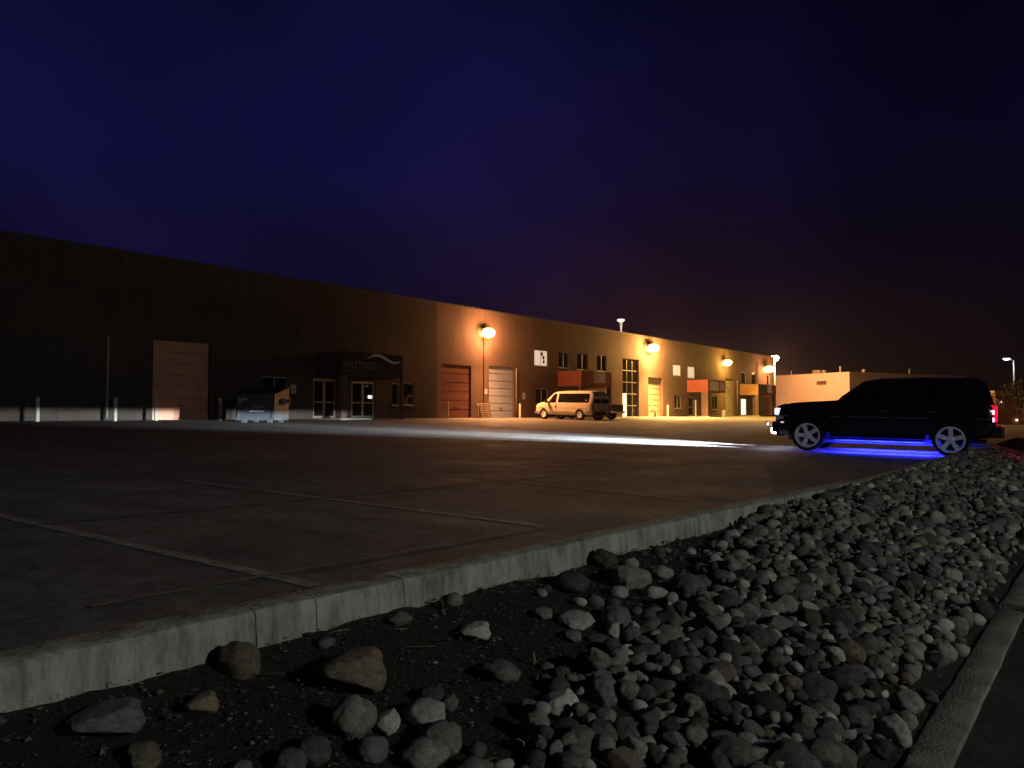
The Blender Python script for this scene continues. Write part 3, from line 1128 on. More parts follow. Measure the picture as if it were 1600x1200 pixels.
q = MB().prism([(-0.06, h0 + 0.004), (0.12, h0 + 0.004), (dp + 0.05, h1 + 0.004), (dp + 0.05, h1 + 0.05), (0.12, h0 + 0.05), (-0.06, h0 + 0.05)], -0.05, wd / 2 - 0.01, axis='x')
q.prism([(-0.06, h0 + 0.004), (0.12, h0 + 0.004), (dp + 0.05, h1 + 0.004), (dp + 0.05, h1 + 0.05), (0.12, h0 + 0.05), (-0.06, h0 + 0.05)], wd / 2 + 0.01, wd + 0.05, axis='x')
q.build("lid", M_binlid, t)
q = MB().prism([(0.16, h0 - 0.12), (dp - 0.1, h0 - 0.12), (dp - 0.1, h1 - 0.06), (0.16, h0 - 0.02)], wd + 0.003, wd + 0.02, axis='x')
q.build("side_panel", M_binpan, t)
for x0, x1 in ((wd + 0.003, wd + 0.16), (-0.16, -0.003)):
    q = MB()
    q.box(x0, x1, 0.75, 1.35, 0.86, 0.90).box(x0, x1, 0.75, 1.35, 1.08, 1.12)
    q.box(x0, x1, 0.75, 0.79, 0.90, 1.08).box(x0, x1, 1.31, 1.35, 0.90, 1.08)
    q.build("fork_pocket", M_binpoc, t)
q = MB()
for x in (0.2, wd - 0.4):
    q.box(x, x + 0.2, 0.1, 0.25, 0.0, 0.1).box(x, x + 0.2, dp - 0.25, dp - 0.1, 0.0, 0.1)
q.build("skid", M_bin, t)
M_logo = mat("bin_logo_red", (0.55, 0.13, 0.09), 0.5, var=0)
q = MB()
lx = wd * 0.22
q.prism([(lx, 0.56), (lx + 0.05, 0.72), (lx + 0.2, 0.76), (lx + 0.16, 0.66), (lx + 0.1, 0.56)], -0.02, -0.004)
x = lx + 0.24
for k in range(6):                            # worn slanted word, not readable in the photograph
    wl = (0.09, 0.08, 0.05, 0.09, 0.07, 0.06)[k]
    q.prism([(x, 0.6), (x + wl, 0.6), (x + wl + 0.04, 0.73 - 0.008 * k), (x + 0.04, 0.73 - 0.008 * k)], -0.02, -0.004)
    x += wl + 0.025
q.build("logo", M_logo, t)
q = MB()
q.prism([(lx + 0.35, 0.745), (lx + 0.95, 0.70), (lx + 0.96, 0.715), (lx + 0.4, 0.775)], -0.02, -0.004)
x = lx + 0.25
while x < lx + 0.9:
    q.box(x, x + 0.05, -0.02, -0.004, 0.50, 0.545)
    x += 0.07
x = 0.14
for k in range(8):
    q.box(x, x + 0.035, -0.02, -0.004, 1.04, 1.11)
    x += 0.05
for k in range(3):
    q.box(0.12 + 0.06 * k, 0.165 + 0.06 * k, -0.02, -0.004, 0.93, 1.0)
q.build("lettering", M_white_paint, t)

# ================================================================ leaning pallets
M_wood = mat("pallet_wood", (0.20, 0.165, 0.13), 0.85, var=0.3, scale=5)


def pallet(tilt, v, u0, lab, wdt=1.1):
    t = thing("pallet", lab, "pallet", (u0, v, lot_z(v) + 0.02), 0, "pallets leaning on the wall")
    t.rotation_euler = (R(tilt), 0, 0)
    b, s = MB(), MB()
    for k in range(7):
        b.box(0, wdt, 0.0, 0.018, 0.01 + k * 0.165, 0.10 + k * 0.165)
        if k % 3 == 0:
            b.box(0, wdt, 0.112, 0.13, 0.01 + k * 0.165, 0.10 + k * 0.165)
    for x in (0, wdt / 2 - 0.02, wdt - 0.04):
        s.box(x + .002, x + 0.038, 0.02, 0.11, 0.005, 1.09)
    b.build("boards", M_wood, t)
    s.build("stringers", M_wood, t)


pallet(-12, V - 0.62, U(752, V - .6), "weathered pallet leaning outermost against the wall by the pale grey roller door", 1.2)
pallet(-12, V - 0.44, U(753.2, V - .4), "weathered pallet leaning behind another one by the pale grey roller door", 1.1)

# ================================================================ vehicles
M_paintK = mat("black_car_paint", (0.008, 0.008, 0.010), 0.14, var=0, spec=0.6, coat=1.0)
M_paintS = mat("silver_tan_paint", (0.66, 0.60, 0.50), 0.34, 0.0, var=0.04, coat=0.4)
M_paintD = mat("dark_truck_paint", (0.05, 0.02, 0.018), 0.3, var=0, coat=0.5)
M_tint = mat("tinted_glass", (0.006, 0.006, 0.007), 0.06, var=0, spec=0.5)
M_lens = mat("clear_lens", (0.6, 0.6, 0.65), 0.12, 0.2, var=0)
M_amber = mat("amber_lens", (0.6, 0.22, 0.03), 0.25, var=0)
M_plate = mat("plate_white", (0.7, 0.7, 0.68), 0.4, var=0)


def loft_body(stations, arches, ar, inner):
    """closed body shell from half sections (x, [(y,z)...bottom centre to top centre]); wheel arches are cut out"""
    q = MB()
    n = len(stations[0][1])
    m = 2 * n - 2
    for (x, half) in stations:
        ring = [(x, y, z) for (y, z) in half] + [(x, -y, z) for (y, z) in half[-2:0:-1]]
        q.v += ring
    for i in range(len(stations) - 1):
        for k in range(m):
            q.f.append([i * m + k, i * m + (k + 1) % m, (i + 1) * m + (k + 1) % m, (i + 1) * m + k])
            q.mi.append(0)
            q.sm.append(True)
    for i in (0, len(stations) - 1):
        q.f.append([i * m + k for k in range(m)])
        q.mi.append(0)
        q.sm.append(False)
    me = q.mesh("shell", M_paintK)
    o = bpy.data.objects.new("shell", me)
    COL.objects.link(o)
    cutters = []
    for (x, z) in arches:
        for s in (1, -1):
            c = MB().lathe([(0.001, 0), (ar, 0), (ar, 0.8), (0.001, 0.8)], 'y', (x, inner if s > 0 else -inner - 0.8, z), 36)
            co = c.build("cutter", M_black)
            cutters.append(co)
            md = o.modifiers.new("cut", 'BOOLEAN')
            md.object = co
            md.operation = 'DIFFERENCE'
            md.solver = 'EXACT'
    dg = bpy.context.evaluated_depsgraph_get()
    dg.update()
    me2 = bpy.data.meshes.new_from_object(o.evaluated_get(dg))
    bpy.data.objects.remove(o)
    for c in cutters:
        bpy.data.objects.remove(c)
    return me2


def mesh_part(name, me, m, parent, sharp=38):
    me.materials.clear()
    me.materials.append(m)
    me.polygons.foreach_set("use_smooth", [True] * len(me.polygons))
    me.set_sharp_from_angle(angle=R(sharp))
    me.name = name
    o = bpy.data.objects.new(name, me)
    COL.objects.link(o)
    o.parent = parent
    return o


def interp(stations, x, k):
    st = sorted(stations, key=lambda s: s[0])
    for a, b in zip(st[:-1], st[1:]):
        if a[0] <= x <= b[0]:
            f = (x - a[0]) / (b[0] - a[0])
            return tuple(a[1][k][i] * (1 - f) + b[1][k][i] * f for i in (0, 1))
    return st[0][1][k] if x < st[0][0] else st[-1][1][k]


def side_glass(name, stations, kb, kt, pts, parent, m, side, off=0.006):
    """pane on the leaning cabin side: pts (x, z) in side view; y follows the shell"""
    # subdivide the outline so that the pane follows the shell
    out = []
    for i, (x, z) in enumerate(pts):
        x2, z2 = pts[(i + 1) % len(pts)]
        k = max(1, int(abs(x2 - x) / 0.25))
        for j in range(k):
            out.append((x + (x2 - x) * j / k, z + (z2 - z) * j / k))
    vs = []
    for d in (off, -0.004):
        for (x, z) in out:
            yb, zb = interp(stations, x, kb)
            yt, zt = interp(stations, x, kt)
            f = (z - zb) / max(0.05, (zt - zb))
            vs.append((x, side * (yb + (yt - yb) * f + d), z))
    n = len(out)
    q = MB()
    q.add(vs, [list(range(n)), list(range(n, 2 * n))] + [(i, n + i, n + (i + 1) % n, (i + 1) % n) for i in range(n)])
    return q.build(name, m, parent)


def wheel(parent, x, y, z, r, rim_r, width, side, spokes=5, rim_m=None, rot=0.0, label=None):
    t = bpy.data.objects.new("wheel", None)
    COL.objects.link(t)
    t.empty_display_size = 0.1
    t.parent = parent
    t.location = (x, y, z)
    t.rotation_euler = (0, rot, 0)
    w = width / 2
    q = MB().lathe([(rim_r, -w + .02), (r - 0.04, -w), (r - 0.008, -w + 0.025), (r, -w * 0.6), (r + 0.002, 0), (r, w * 0.6), (r - 0.008, w - 0.025), (r - 0.04, w), (rim_r, w - .02), (rim_r - .02, 0)], 'y', n=40, closed=True)
    q.build("tyre", M_rubber, t)
    q = MB()
    e = side * (w - 0.015)
    ii = side * (-w + 0.04)
    # barrel, outer lip
    q.lathe([(rim_r + .004, e), (rim_r - 0.025, e + side * .006), (rim_r - 0.032, e - side * 0.012), (rim_r - 0.05, ii), (rim_r - .02, ii), (rim_r - .006, e - side * .03)], 'y', n=40, closed=True)
    for k in range(spokes):
        a = 2 * math.pi * k / spokes + math.pi / 2
        ca, sa = math.cos(a), math.sin(a)

        def P(rr, tt, yy):
            return (rr * ca - tt * sa, yy, rr * sa + tt * ca)
        wi, wo = (0.042, 0.052) if spokes == 5 else (0.03, 0.035)
        f0, f1 = e - side * 0.030, e - side * 0.006
        vs = [P(0.06, -wi, f0), P(0.06, wi, f0), P(rim_r - 0.028, wo, f1), P(rim_r - 0.028, -wo, f1),
              P(0.06, -wi, f0 - side * .05), P(0.06, wi, f0 - side * .05), P(rim_r - 0.028, wo, f1 - side * .05), P(rim_r - 0.028, -wo, f1 - side * .05)]
        q.add(vs, [(0, 1, 2, 3), (7, 6, 5, 4), (0, 4, 5, 1), (1, 5, 6, 2), (2, 6, 7, 3), (3, 7, 4, 0)])
    q.lathe([(0.001, e - side * .012), (0.05, e - side * .014), (0.082, e - side * .03), (0.085, e - side * .08), (0.001, e - side * .08)], 'y', n=20)
    q.build("rim", rim_m or M_rim, t, sharp=35)
    q = MB().lathe([(0.001, ii + side * .05), (rim_r * .72, ii + side * .05), (rim_r * .72, ii + side * .03), (0.001, ii + side * .03)], 'y', n=28)
    q.build("brake_disc", M_dark_metal, t)
    return t


# ---------------------------------------------------------------- the black SUV
def S(x, zb, wb, w, zm, zbelt, wbelt, zt, wt, ztop):
    return (x, [(0, zb), (wb, zb), (w - 0.01, zb + 0.11), (w, zm), (w - .004, zm + (zbelt - zm) * .7), (wbelt, zbelt), (wt, zt), (wt - 0.13, ztop - 0.018), (0, ztop)])


suv_st = [
    S(2.34, .50, .62, .74, .66, .86, .76, .98, .72, 1.02),
    S(2.30, .42, .74, .86, .66, .93, .86, 1.06, .80, 1.09),
    S(2.19, .38, .84, .95, .68, 1.00, .93, 1.11, .85, 1.145),
    S(1.92, .36, .86, .985, .72, 1.06, .96, 1.15, .88, 1.185),
    S(1.53, .36, .86, 1.0, .74, 1.10, .97, 1.18, .90, 1.215),
    S(1.00, .36, .86, 1.0, .74, 1.13, .97, 1.205, .90, 1.245),
    S(.88, .36, .86, 1.0, .74, 1.14, .97, 1.215, .89, 1.26),
    S(.55, .36, .86, 1.0, .74, 1.15, .972, 1.475, .82, 1.52),
    S(.22, .36, .86, 1.0, .74, 1.155, .972, 1.68, .765, 1.74),
    S(-.10, .36, .86, 1.0, .74, 1.16, .972, 1.715, .755, 1.785),
    S(-.90, .36, .86, 1.0, .74, 1.16, .972, 1.73, .755, 1.805),
    S(-1.80, .36, .86, 1.0, .74, 1.16, .97, 1.725, .75, 1.80),
    S(-2.06, .38, .86, .99, .74, 1.155, .96, 1.71, .74, 1.78),
    S(-2.22, .42, .85, .975, .74, 1.15, .945, 1.61, .75, 1.675),
    S(-2.33, .46, .83, .95, .74, 1.14, .925, 1.25, .84, 1.29),
    S(-2.39, .50, .80, .92, .74, 1.06, .90, 1.14, .82, 1.17),
]
HD = R(95.6)
c0 = Vector((20.78, 4.62))
suv = thing("parked_suv", "black sport utility vehicle with headlights on and blue light glowing beneath it", "car", (c0.x, c0.y, lot_z(c0.y) + 0.004), HD, pitch=-0.0191)
WR = 0.375
WX = 1.53
body = mesh_part("body", loft_body(suv_st, [(WX, WR), (-WX, WR)], 0.43, 0.62), M_paintK, suv)
for s in (1, -1):
    side_glass("window", suv_st, 5, 6, [(.70, 1.205), (-.28, 1.205), (-.28, 1.685), (.16, 1.65), (.42, 1.40)], suv, M_tint, s)
    side_glass("window", suv_st, 5, 6, [(-.38, 1.205), (-1.28, 1.205), (-1.28, 1.685), (-.38, 1.685)], suv, M_tint, s)
    side_glass("window", suv_st, 5, 6, [(-1.38, 1.205), (-2.16, 1.20), (-2.06, 1.62), (-1.98, 1.675), (-1.38, 1.685)], suv, M_tint, s)
    # door shut lines, handles; chrome strips stand for light caught on the body crease
    for x in (-.33, -1.33):
        pass
    for (a, b) in ((2.1, 1.98), (1.02, .80), (.64, -.28), (-.40, -1.06), (-2.0, -2.28)):
        q = MB()
        yb = interp(suv_st, (a + b) / 2, 3)[0]
        q.box(min(a, b), max(a, b), s * (yb + .001) - .008, s * (yb + .001) + .008, .83, .866, bev=0.008)
        q.build("side_strip", M_chrome, suv)
    for x in (-.14, -1.12):
        q = MB().box(x - .09, x + .09, s * 1.0 - .025, s * 1.0 + .025, .975, 1.005, bev=0.01)
        q.build("door_handle", M_chrome, suv)
    q = MB()
    q.box(-.34, -.322, s * .999 - .003, s * .999 + .003, .46, 1.13).box(-1.34, -1.322, s * .999 - .003, s * .999 + .003, .9, 1.13)
    q.build("door_seam", M_black, suv)
    # lower cladding, running board
    MB().box(-1.02, 1.02, s * .93 - .09, s * .93 + .09, .295, .345, bev=0.02).build("running_board", M_black, suv)
    # mirror
    q = MB().box(.50, .70, s * 1.12 - .11, s * 1.12 + .11, 1.17, 1.37, bev=0.05)
    q.box(.56, .66, s * 0.99 - .06, s * 0.99 + .06, 1.19, 1.24)
    q.build("mirror", M_paintK, suv)
    # lamps
    q = MB().box(2.16, 2.33, s * .79 - .14, s * .79 + .14, .86, 1.03, bev=0.03)
    q.build("headlight", mat("headlight_on", (.8, .8, .85), .2, var=0, emit=(.75, .72, 1.0), estr=1.3), suv)
    MB().box(2.08, 2.26, s * .86 - .1, s * .86 + .1, .755, .84, bev=0.02).build("turn_signal", M_lens, suv)
    MB().box(2.08, 2.17, s * .93 - .035, s * .93 + .035, .66, .70, bev=0.01).build("side_marker", mat("marker_lens", (.8, .75, .7), .3, var=0, emit=(1, .9, .85), estr=.5), suv)
    q = MB().lathe([(.001, 0), (.065, 0), (.09, -.03), (.09, -.09), (.001, -.09)], 'x', (2.44, s * .72, .47), 20)
    q.build("fog_light", mat("fog_light_on", (1, 1, 1), .2, var=0, emit=(.92, .95, 1.0), estr=28), suv)
    q = MB().box(-2.42, -2.29, s * .86 - .07, s * .86 + .07, .78, 1.16, bev=0.02)
    tl = q.build("taillight", mat("tail_red", (.4, .01, .015), .3, var=0, emit=(1, .01, .05), estr=.8), suv)
    for z in (1.0, .84):
        q = MB().box(-2.37, -2.32, s * .90 - .045, s * .90 + .045, z - .05, z + .05, bev=0.02)
        q.build("bulb", mat("tail_bulb", (1, .2, .25), .3, var=0, emit=(1, .12, .2), estr=16), tl)
# windscreen and rear glass
q = MB()
for d in (0.008, -0.004):
    q.v += [(.80 + d, .80, 1.30 + d), (.80 + d, -.80, 1.30 + d), (.27 + d, -.70, 1.70 + d), (.27 + d, .70, 1.70 + d)]
q.f = [[0, 1, 2, 3], [7, 6, 5, 4], [0, 4, 5, 1], [1, 5, 6, 2], [2, 6, 7, 3], [3, 7, 4, 0]]
q.mi, q.sm = [0] * 6, [False] * 6
q.build("windscreen", M_tint, suv)
q = MB()
for d in (0.012, -0.004):
    q.v += [(-2.322 - d, .76, 1.30), (-2.322 - d, -.76, 1.30), (-2.085 - d, -.66, 1.68), (-2.085 - d, .66, 1.68)]
q.f = [[0, 1, 2, 3], [7, 6, 5, 4], [0, 4, 5, 1], [1, 5, 6, 2], [2, 6, 7, 3], [3, 7, 4, 0]]
q.mi, q.sm = [0] * 6, [False] * 6
q.build("rear_window", M_tint, suv)
MB().box(2.18, 2.40, -.92, .92, .42, .70, bev=0.06).box(2.14, 2.30, -.8, .8, .33, .42, bev=0.02).build("front_bumper", M_paintK, suv)
q = MB().box(2.28, 2.355, -.62, .62, .76, 1.0, bev=0.015)
q.box(2.35, 2.37, -.62, .62, .87, .90)
q.build("grille", M_chrome, suv)
MB().box(-2.56, -2.26, -.93, .93, .44, .70, bev=0.05).build("rear_bumper", M_black, suv)
MB().box(-2.585, -2.565, -.16, .16, .50, .64).build("number_plate", M_plate, suv)
MB().box(-2.2, 2.1, -.45, .45, .24, .358, bev=0.02).box(-2.3, 1.9, .28, .36, .2, .26).build("chassis", mat("chassis_grey", (.16, .16, .17), .6, var=.2), suv)
M_led = mat("blue_light_strip", (.1, .1, .9), .3, var=0, emit=(.03, .05, 1.0), estr=1.6)
BLUE = (.015, .02, 1.0)
for s in (1, -1):
    MB().box(-1.0, .95, s * .74 - .012, s * .74 + .012, .272, .296, bev=.005).build("light_strip", M_led, suv)
    for x in (.55, -.15, -.85):
        l = lamp("underglow_light", 'AREA', 110, BLUE, (x, s * .86, .275), suv, .5)
        l.data.shape = 'RECTANGLE'
        l.data.size, l.data.size_y = .62, .03
        l.rotation_euler = (R(-14 * s), 0, 0)
    l = lamp("underglow_light", 'AREA', 9, BLUE, (0, s * .78, .24), suv, .5)
    l.data.shape = 'RECTANGLE'
    l.data.size, l.data.size_y = 1.9, .03
    l.rotation_euler = (R(s * -100), 0, 0)
k = 0
for x in (WX, -WX):
    for s in (1, -1):
        wheel(suv, x, s * .885, WR, WR, .292, .235, s, rot=(.31, .2, -.02, .5)[k])
        k += 1
# beam lamps: a plate added in front of each cuts the light off above
for s in (1, -1):
    HB = (.86, .95, 1.0)
    lamp("headlight_beam", 'SPOT', 24000, HB, (2.43, s * .70, .60), suv, .0008, (30, s * .7 - 3.6, .10), R(46), .9)
    bl = lamp("headlight_beam", 'SPOT', 36000, HB, (2.43, s * .70, .60), suv, .0008, (15, s * .7 - 1.5, -.45), R(12), 1.0)
    bl.scale = (1.05, 1, 1)
    nl = lamp("headlight_beam", 'SPOT', 1500, HB, (2.43, s * .70, .60), suv, .003, (15, s * .7 - 1.5, -3.6), R(40), 1.0)
    nl.scale = (.6, 1, 1)
    lamp("fog_light_spill", 'POINT', 4, HB, (2.54, s * .72, .47), suv, .03)
    MB().box(2.55, 2.562, s * .70 - .13, s * .70 + .13, .5993, .69).build("beam_cutoff_plate", M_black, suv)

    lamp("tail_glow", 'POINT', 5, (1, .02, .05), (-2.60, s * .86, .95), suv, .06)

# ---------------------------------------------------------------- the passenger van
def T(x, zb, w, zm, zbelt, wbelt, zt, wt, ztop):
    return (x, [(0, zb), (w - .1, zb), (w - .015, zb + 0.1), (w, zm), (w - .005, zm + (zbelt - zm) * .6), (wbelt, zbelt), (wt, zt), (wt - 0.16, ztop - 0.03), (0, ztop)])


van_st = [
    T(2.72, .42, .70, .60, .80, .70, .92, .66, .95),
    T(2.66, .38, .86, .62, .88, .84, 1.02, .78, 1.06),
    T(2.48, .36, .96, .66, .98, .94, 1.10, .86, 1.14),
    T(2.05, .36, .99, .70, 1.06, .97, 1.19, .88, 1.23),
    T(1.72, .36, 1.0, .72, 1.10, .975, 1.25, .88, 1.30),
    T(1.35, .36, 1.0, .72, 1.13, .98, 1.56, .84, 1.62),
    T(.98, .36, 1.0, .72, 1.15, .98, 1.85, .79, 1.93),
    T(.70, .36, 1.0, .72, 1.15, .98, 1.91, .775, 2.01),
    T(-.2, .36, 1.0, .72, 1.15, .98, 1.93, .77, 2.05),
    T(-2.2, .36, 1.0, .72, 1.15, .98, 1.93, .77, 2.05),
    T(-2.52, .38, .99, .72, 1.15, .97, 1.90, .765, 2.01),
    T(-2.66, .42, .96, .72, 1.14, .94, 1.80, .75, 1.88),
    T(-2.72, .46, .93, .72, 1.12, .91, 1.62, .78, 1.70),
]
vr = on_plane(939, 646, 28.0)
hv = R(81)
vc = Vector((vr.x, 28.0)) + Vector((math.cos(hv), math.sin(hv))) * 2.72
van = thing("passenger_van", "silver tan passenger van parked nose in toward the building", "van", (vc.x, vc.y, lot_z(vc.y)), hv, pitch=-0.0191)
mesh_part("body", loft_body(van_st, [(1.80, .37), (-1.62, .37)], 0.42, 0.62), M_paintS, van)
for s in (1, -1):
    side_glass("window", van_st, 5, 6, [(1.50, 1.19), (.62, 1.19), (.62, 1.84), (.90, 1.80), (1.30, 1.42)], van, M_tint, s)
    side_glass("window", van_st, 5, 6, [(.44, 1.21), (-2.36, 1.21), (-2.42, 1.30), (-2.42, 1.76), (-2.34, 1.84), (.44, 1.84)], van, M_tint, s)
    q = MB().box(.535, .55, s * .999 - .004, s * .999 + .004, .5, 1.14)
    q.build("door_seam", M_black, van)
    q = MB().box(-2.3, 2.3, s * .998 - .012, s * .998 + .012, .84, .87, bev=.006)
    q.build("side_strip", M_paintS, van)  # moulding in body colour
    MB().box(.58, .64, s * 1.0 - .03, s * 1.0 + .03, .84, 1.02, bev=.01).build("door_handle", M_black, van)
    q = MB().box(1.34, 1.48, s * 1.14 - .1, s * 1.14 + .1, 1.16, 1.40, bev=.03)
    q.box(1.38, 1.46, s * 1.0 - .06, s * 1.0 + .06, 1.18, 1.23)
    q.build("mirror", M_black, van)
    MB().box(-2.745, -2.66, s * .86 - .06, s * .86 + .06, .74, 1.08, bev=.015).build("taillight", mat("tail_dull", (.25, .04, .03), .3, var=0), van)
    MB().box(2.56, 2.70, s * .70 - .13, s * .70 + .13, .84, .98, bev=.02).build("headlight", M_lens, van)
    # back doors with their windows
    q = MB().box(-2.728, -2.70, s * .41 - .38, s * .41 + .38, .50, 1.12, bev=.01)
    d = q.build("back_door", M_paintS, van)
    q = MB()
    for e in (.014, -.004):
        q.v += [(-2.722 - e, s * .05, 1.17), (-2.722 - e, s * .82, 1.17), (-2.69 - e, s * .70, 1.76), (-2.69 - e, s * .05, 1.78)]
    q.f = [[0, 1, 2, 3], [7, 6, 5, 4], [0, 4, 5, 1], [1, 5, 6, 2], [2, 6, 7, 3], [3, 7, 4, 0]]
    q.mi, q.sm = [0] * 6, [False] * 6
    q.build("rear_window", M_tint, van)
q = MB()
for d in (0.008, -0.004):
    q.v += [(1.66 + d, .78, 1.36 + d), (1.66 + d, -.78, 1.36 + d), (1.04 + d, -.70, 1.87 + d), (1.04 + d, .70, 1.87 + d)]
q.f = [[0, 1, 2, 3], [7, 6, 5, 4], [0, 4, 5, 1], [1, 5, 6, 2], [2, 6, 7, 3], [3, 7, 4, 0]]
q.mi, q.sm = [0] * 6, [False] * 6
q.build("windscreen", M_tint, van)
MB().box(2.60, 2.80, -.92, .92, .40, .60, bev=.04).build("front_bumper", M_chrome, van)
MB().box(2.66, 2.735, -.54, .54, .72, .96, bev=.015).build("grille", M_black, van)
MB().box(-2.88, -2.64, -.93, .93, .42, .60, bev=.03).build("rear_bumper", M_black, van)
MB().box(-2.90, -2.882, -.62, -.32, .50, .65).build("number_plate", M_plate, van)
MB().box(-2.4, 2.3, -.4, .4, .25, .358).build("chassis", M_black, van)
for x, s, r in ((1.80, 1, .2), (1.80, -1, .4), (-1.62, 1, .1), (-1.62, -1, .6)):
    wheel(van, x, s * .87, .365, .365, .215, .23, s, rot=r)

# ---------------------------------------------------------------- the dark pickup beyond the van
pk_st = [
    T(2.75, .45, .80, .66, .86, .80, .98, .76, 1.0),
    T(2.55, .42, .95, .70, .98, .93, 1.10, .86, 1.14),
    T(1.35, .42, .98, .74, 1.06, .95, 1.18, .88, 1.22),
    T(.75, .42, .98, .74, 1.10, .95, 1.68, .74, 1.76),
    T(-.35, .42, .98, .74, 1.10, .95, 1.72, .74, 1.80),
    T(-.60, .42, .98, .74, 1.10, .95, 1.66, .74, 1.72),
    T(-.72, .42, .98, .74, 1.02, .96, 1.10, .93, 1.13),
    T(-2.70, .46, .97, .74, 1.02, .96, 1.12, .92, 1.14),
]
pc = on_plane(963.5, 646, 29.0)
pick = thing("pickup_truck", "dark pickup truck mostly hidden beyond the silver tan van", "truck", (pc.x, 29.0 + 2.7, lot_z(31.7)), R(90), pitch=-0.0191)
mesh_part("body", loft_body(pk_st, [(1.75, .39), (-1.75, .39)], .45, .6), M_paintD, pick)
for s in (1, -1):
    side_glass("window", pk_st, 5, 6, [(1.05, 1.15), (-.30, 1.15), (-.30, 1.64), (.62, 1.60)], pick, M_tint, s)
    MB().box(-2.73, -2.66, s * .88 - .06, s * .88 + .06, .74, 1.06, bev=.012).build("taillight", M_amber, pick)
    MB().box(1.0, 1.15, s * 1.08 - .1, s * 1.08 + .1, 1.14, 1.34, bev=.03).build("mirror", M_paintD, pick)
MB().box(-2.735, -2.706, -.78, .78, .72, 1.12, bev=.01).build("tailgate", M_paintD, pick)
MB().box(-2.88, -2.66, -.92, .92, .48, .64, bev=.03).build("rear_bumper", M_chrome, pick)
MB().box(2.62, 2.85, -.92, .92, .46, .64, bev=.03).build("front_bumper", M_chrome, pick)
for x, s in ((1.75, 1), (1.75, -1), (-1.75, 1), (-1.75, -1)):
    wheel(pick, x, s * .86, .385, .385, .21, .23, s)


# ================================================================ lamp posts and far things
def lens_mat(name, col, strg):
    return mat(name, (.9, .9, .9), .3, var=0, emit=col, estr=strg)


# tall white mast behind the building
p = on_plane(970, 500, 66.0)
t = thing("light_mast", "tall white light mast with a glowing head rising behind the roof", "street lamp", (p.x, 66.0, 0.65))
h = p.z - 0.65
M_mast = mat("white_mast", (0.8, 0.76, 0.72), .5, var=.05)
MB().tube([(0, 0, -.1), (0, 0, h * .6), (0, 0, h - 1.2), (0, 0, h - .35)], [.26, .2, .2, .3], 14).build("pole", M_mast, t)
MB().lathe([(.3, h - .36), (.62, h - .12), (.66, h + .02), (.5, h + .14), (.001, h + .2)], 'z', n=20).build("head", lens_mat("mast_glow", (1, .78, .62), 1.3), t)
for k, a in enumerate((0, 120, 240)):
    MB().box(-.12, .12, -.1, .1, h - .52, h - .4).build("flood_lamp", M_dark_metal, t)
lamp("mast_light", 'POINT', 160, (1, .78, .6), (-1.4, -1.6, h - 1.2), t, .3)

# sodium lamp post by the far end
p = on_plane(1210, 558, 42.0)
zl = 0.66
t = thing("lamp_post", "orange lamp post standing past the far end of the building", "street lamp", (p.x, 42.0, zl))
h = p.z - zl
MB().tube([(0, 0, -.1), (0, 0, h - .25)], [.10, .07], 12).build("pole", mat("lamp_post_paint", (.55, .5, .42), .5, var=.05), t)
MB().box(-.5, .5, -.5, .5, h + .16, h + .30, bev=.04).build("hood", M_dark_metal, t)
MB().lathe([(.08, h - .7), (.5, h - .5), (.7, h - .15), (.55, h + .12), (.1, h + .158), (.001, h + .158)], 'z', n=18).build("lens", lens_mat("post_lens", (1, .62, .22), 45), t)
lamp("post_light", 'POINT', 10500, (1, .42, .16), (-.5, -.9, h - .3), t, .3)

# cream building beyond
M_cream = mat("cream_wall", (0.84, 0.68, 0.54), .85, var=.07, scale=.6)
ca = on_plane(1328, 646, 52.0) if False else None
d = ray(1328, 646)
s = 135.0 / math.hypot(d.x, d.y)
corner = Vector((d.x * s, d.y * s))
d2 = ray(1190, 646)
ang = R(66)
dv = Vector((math.cos(ang), math.sin(ang)))
# length of the lit end wall: as far as the main building hides it
A = np.array([[d2.x, -dv.x], [d2.y, -dv.y]])
sol = np.linalg.solve(A, np.array(corner))
ln = sol[1]
hC = (646 - 582) / 1230 * 135.0 * math.cos(math.atan(528 / 1230)) + EYE - 0.6
t = thing("storage_building", "plain cream flat roofed building behind the black car", "building", (corner.x, corner.y, 0.6), ang)
# local: x along the lit wall going away, y to the left
bw = 30.0
q = MB().box(0, ln, -bw, 0, -.3, hC)
q.build("wall", M_cream, t)
MB().box(.2, ln - .2, -bw + .2, -.2, hC + .003, hC + .05).build("roof", M_dark_metal, t)
q = MB()
for (a, b, c, e) in ((-.05, ln + .05, -.003 + .0, .06), (-.05, ln + .05, -bw - .06, -bw + .003), ):
    q.box(a, b, c, e, hC - .12, hC + .12)
q.box(-.06, -.0, -bw - .06, .06, hC - .117, hC + .117)
q.build("coping", M_cream, t)


def cream_x(px):
    dd = ray(px, 646)
    AA = np.array([[dd.x, -dv.x], [dd.y, -dv.y]])
    return float(np.linalg.solve(AA, np.array(corner))[1])


def cream_z(px, py):
    x = cream_x(px)
    pt = corner + dv * x
    dist = math.hypot(pt.x, pt.y)
    dd = ray(px, py)
    return EYE + dd.z / math.hypot(dd.x, dd.y) * dist - 0.6


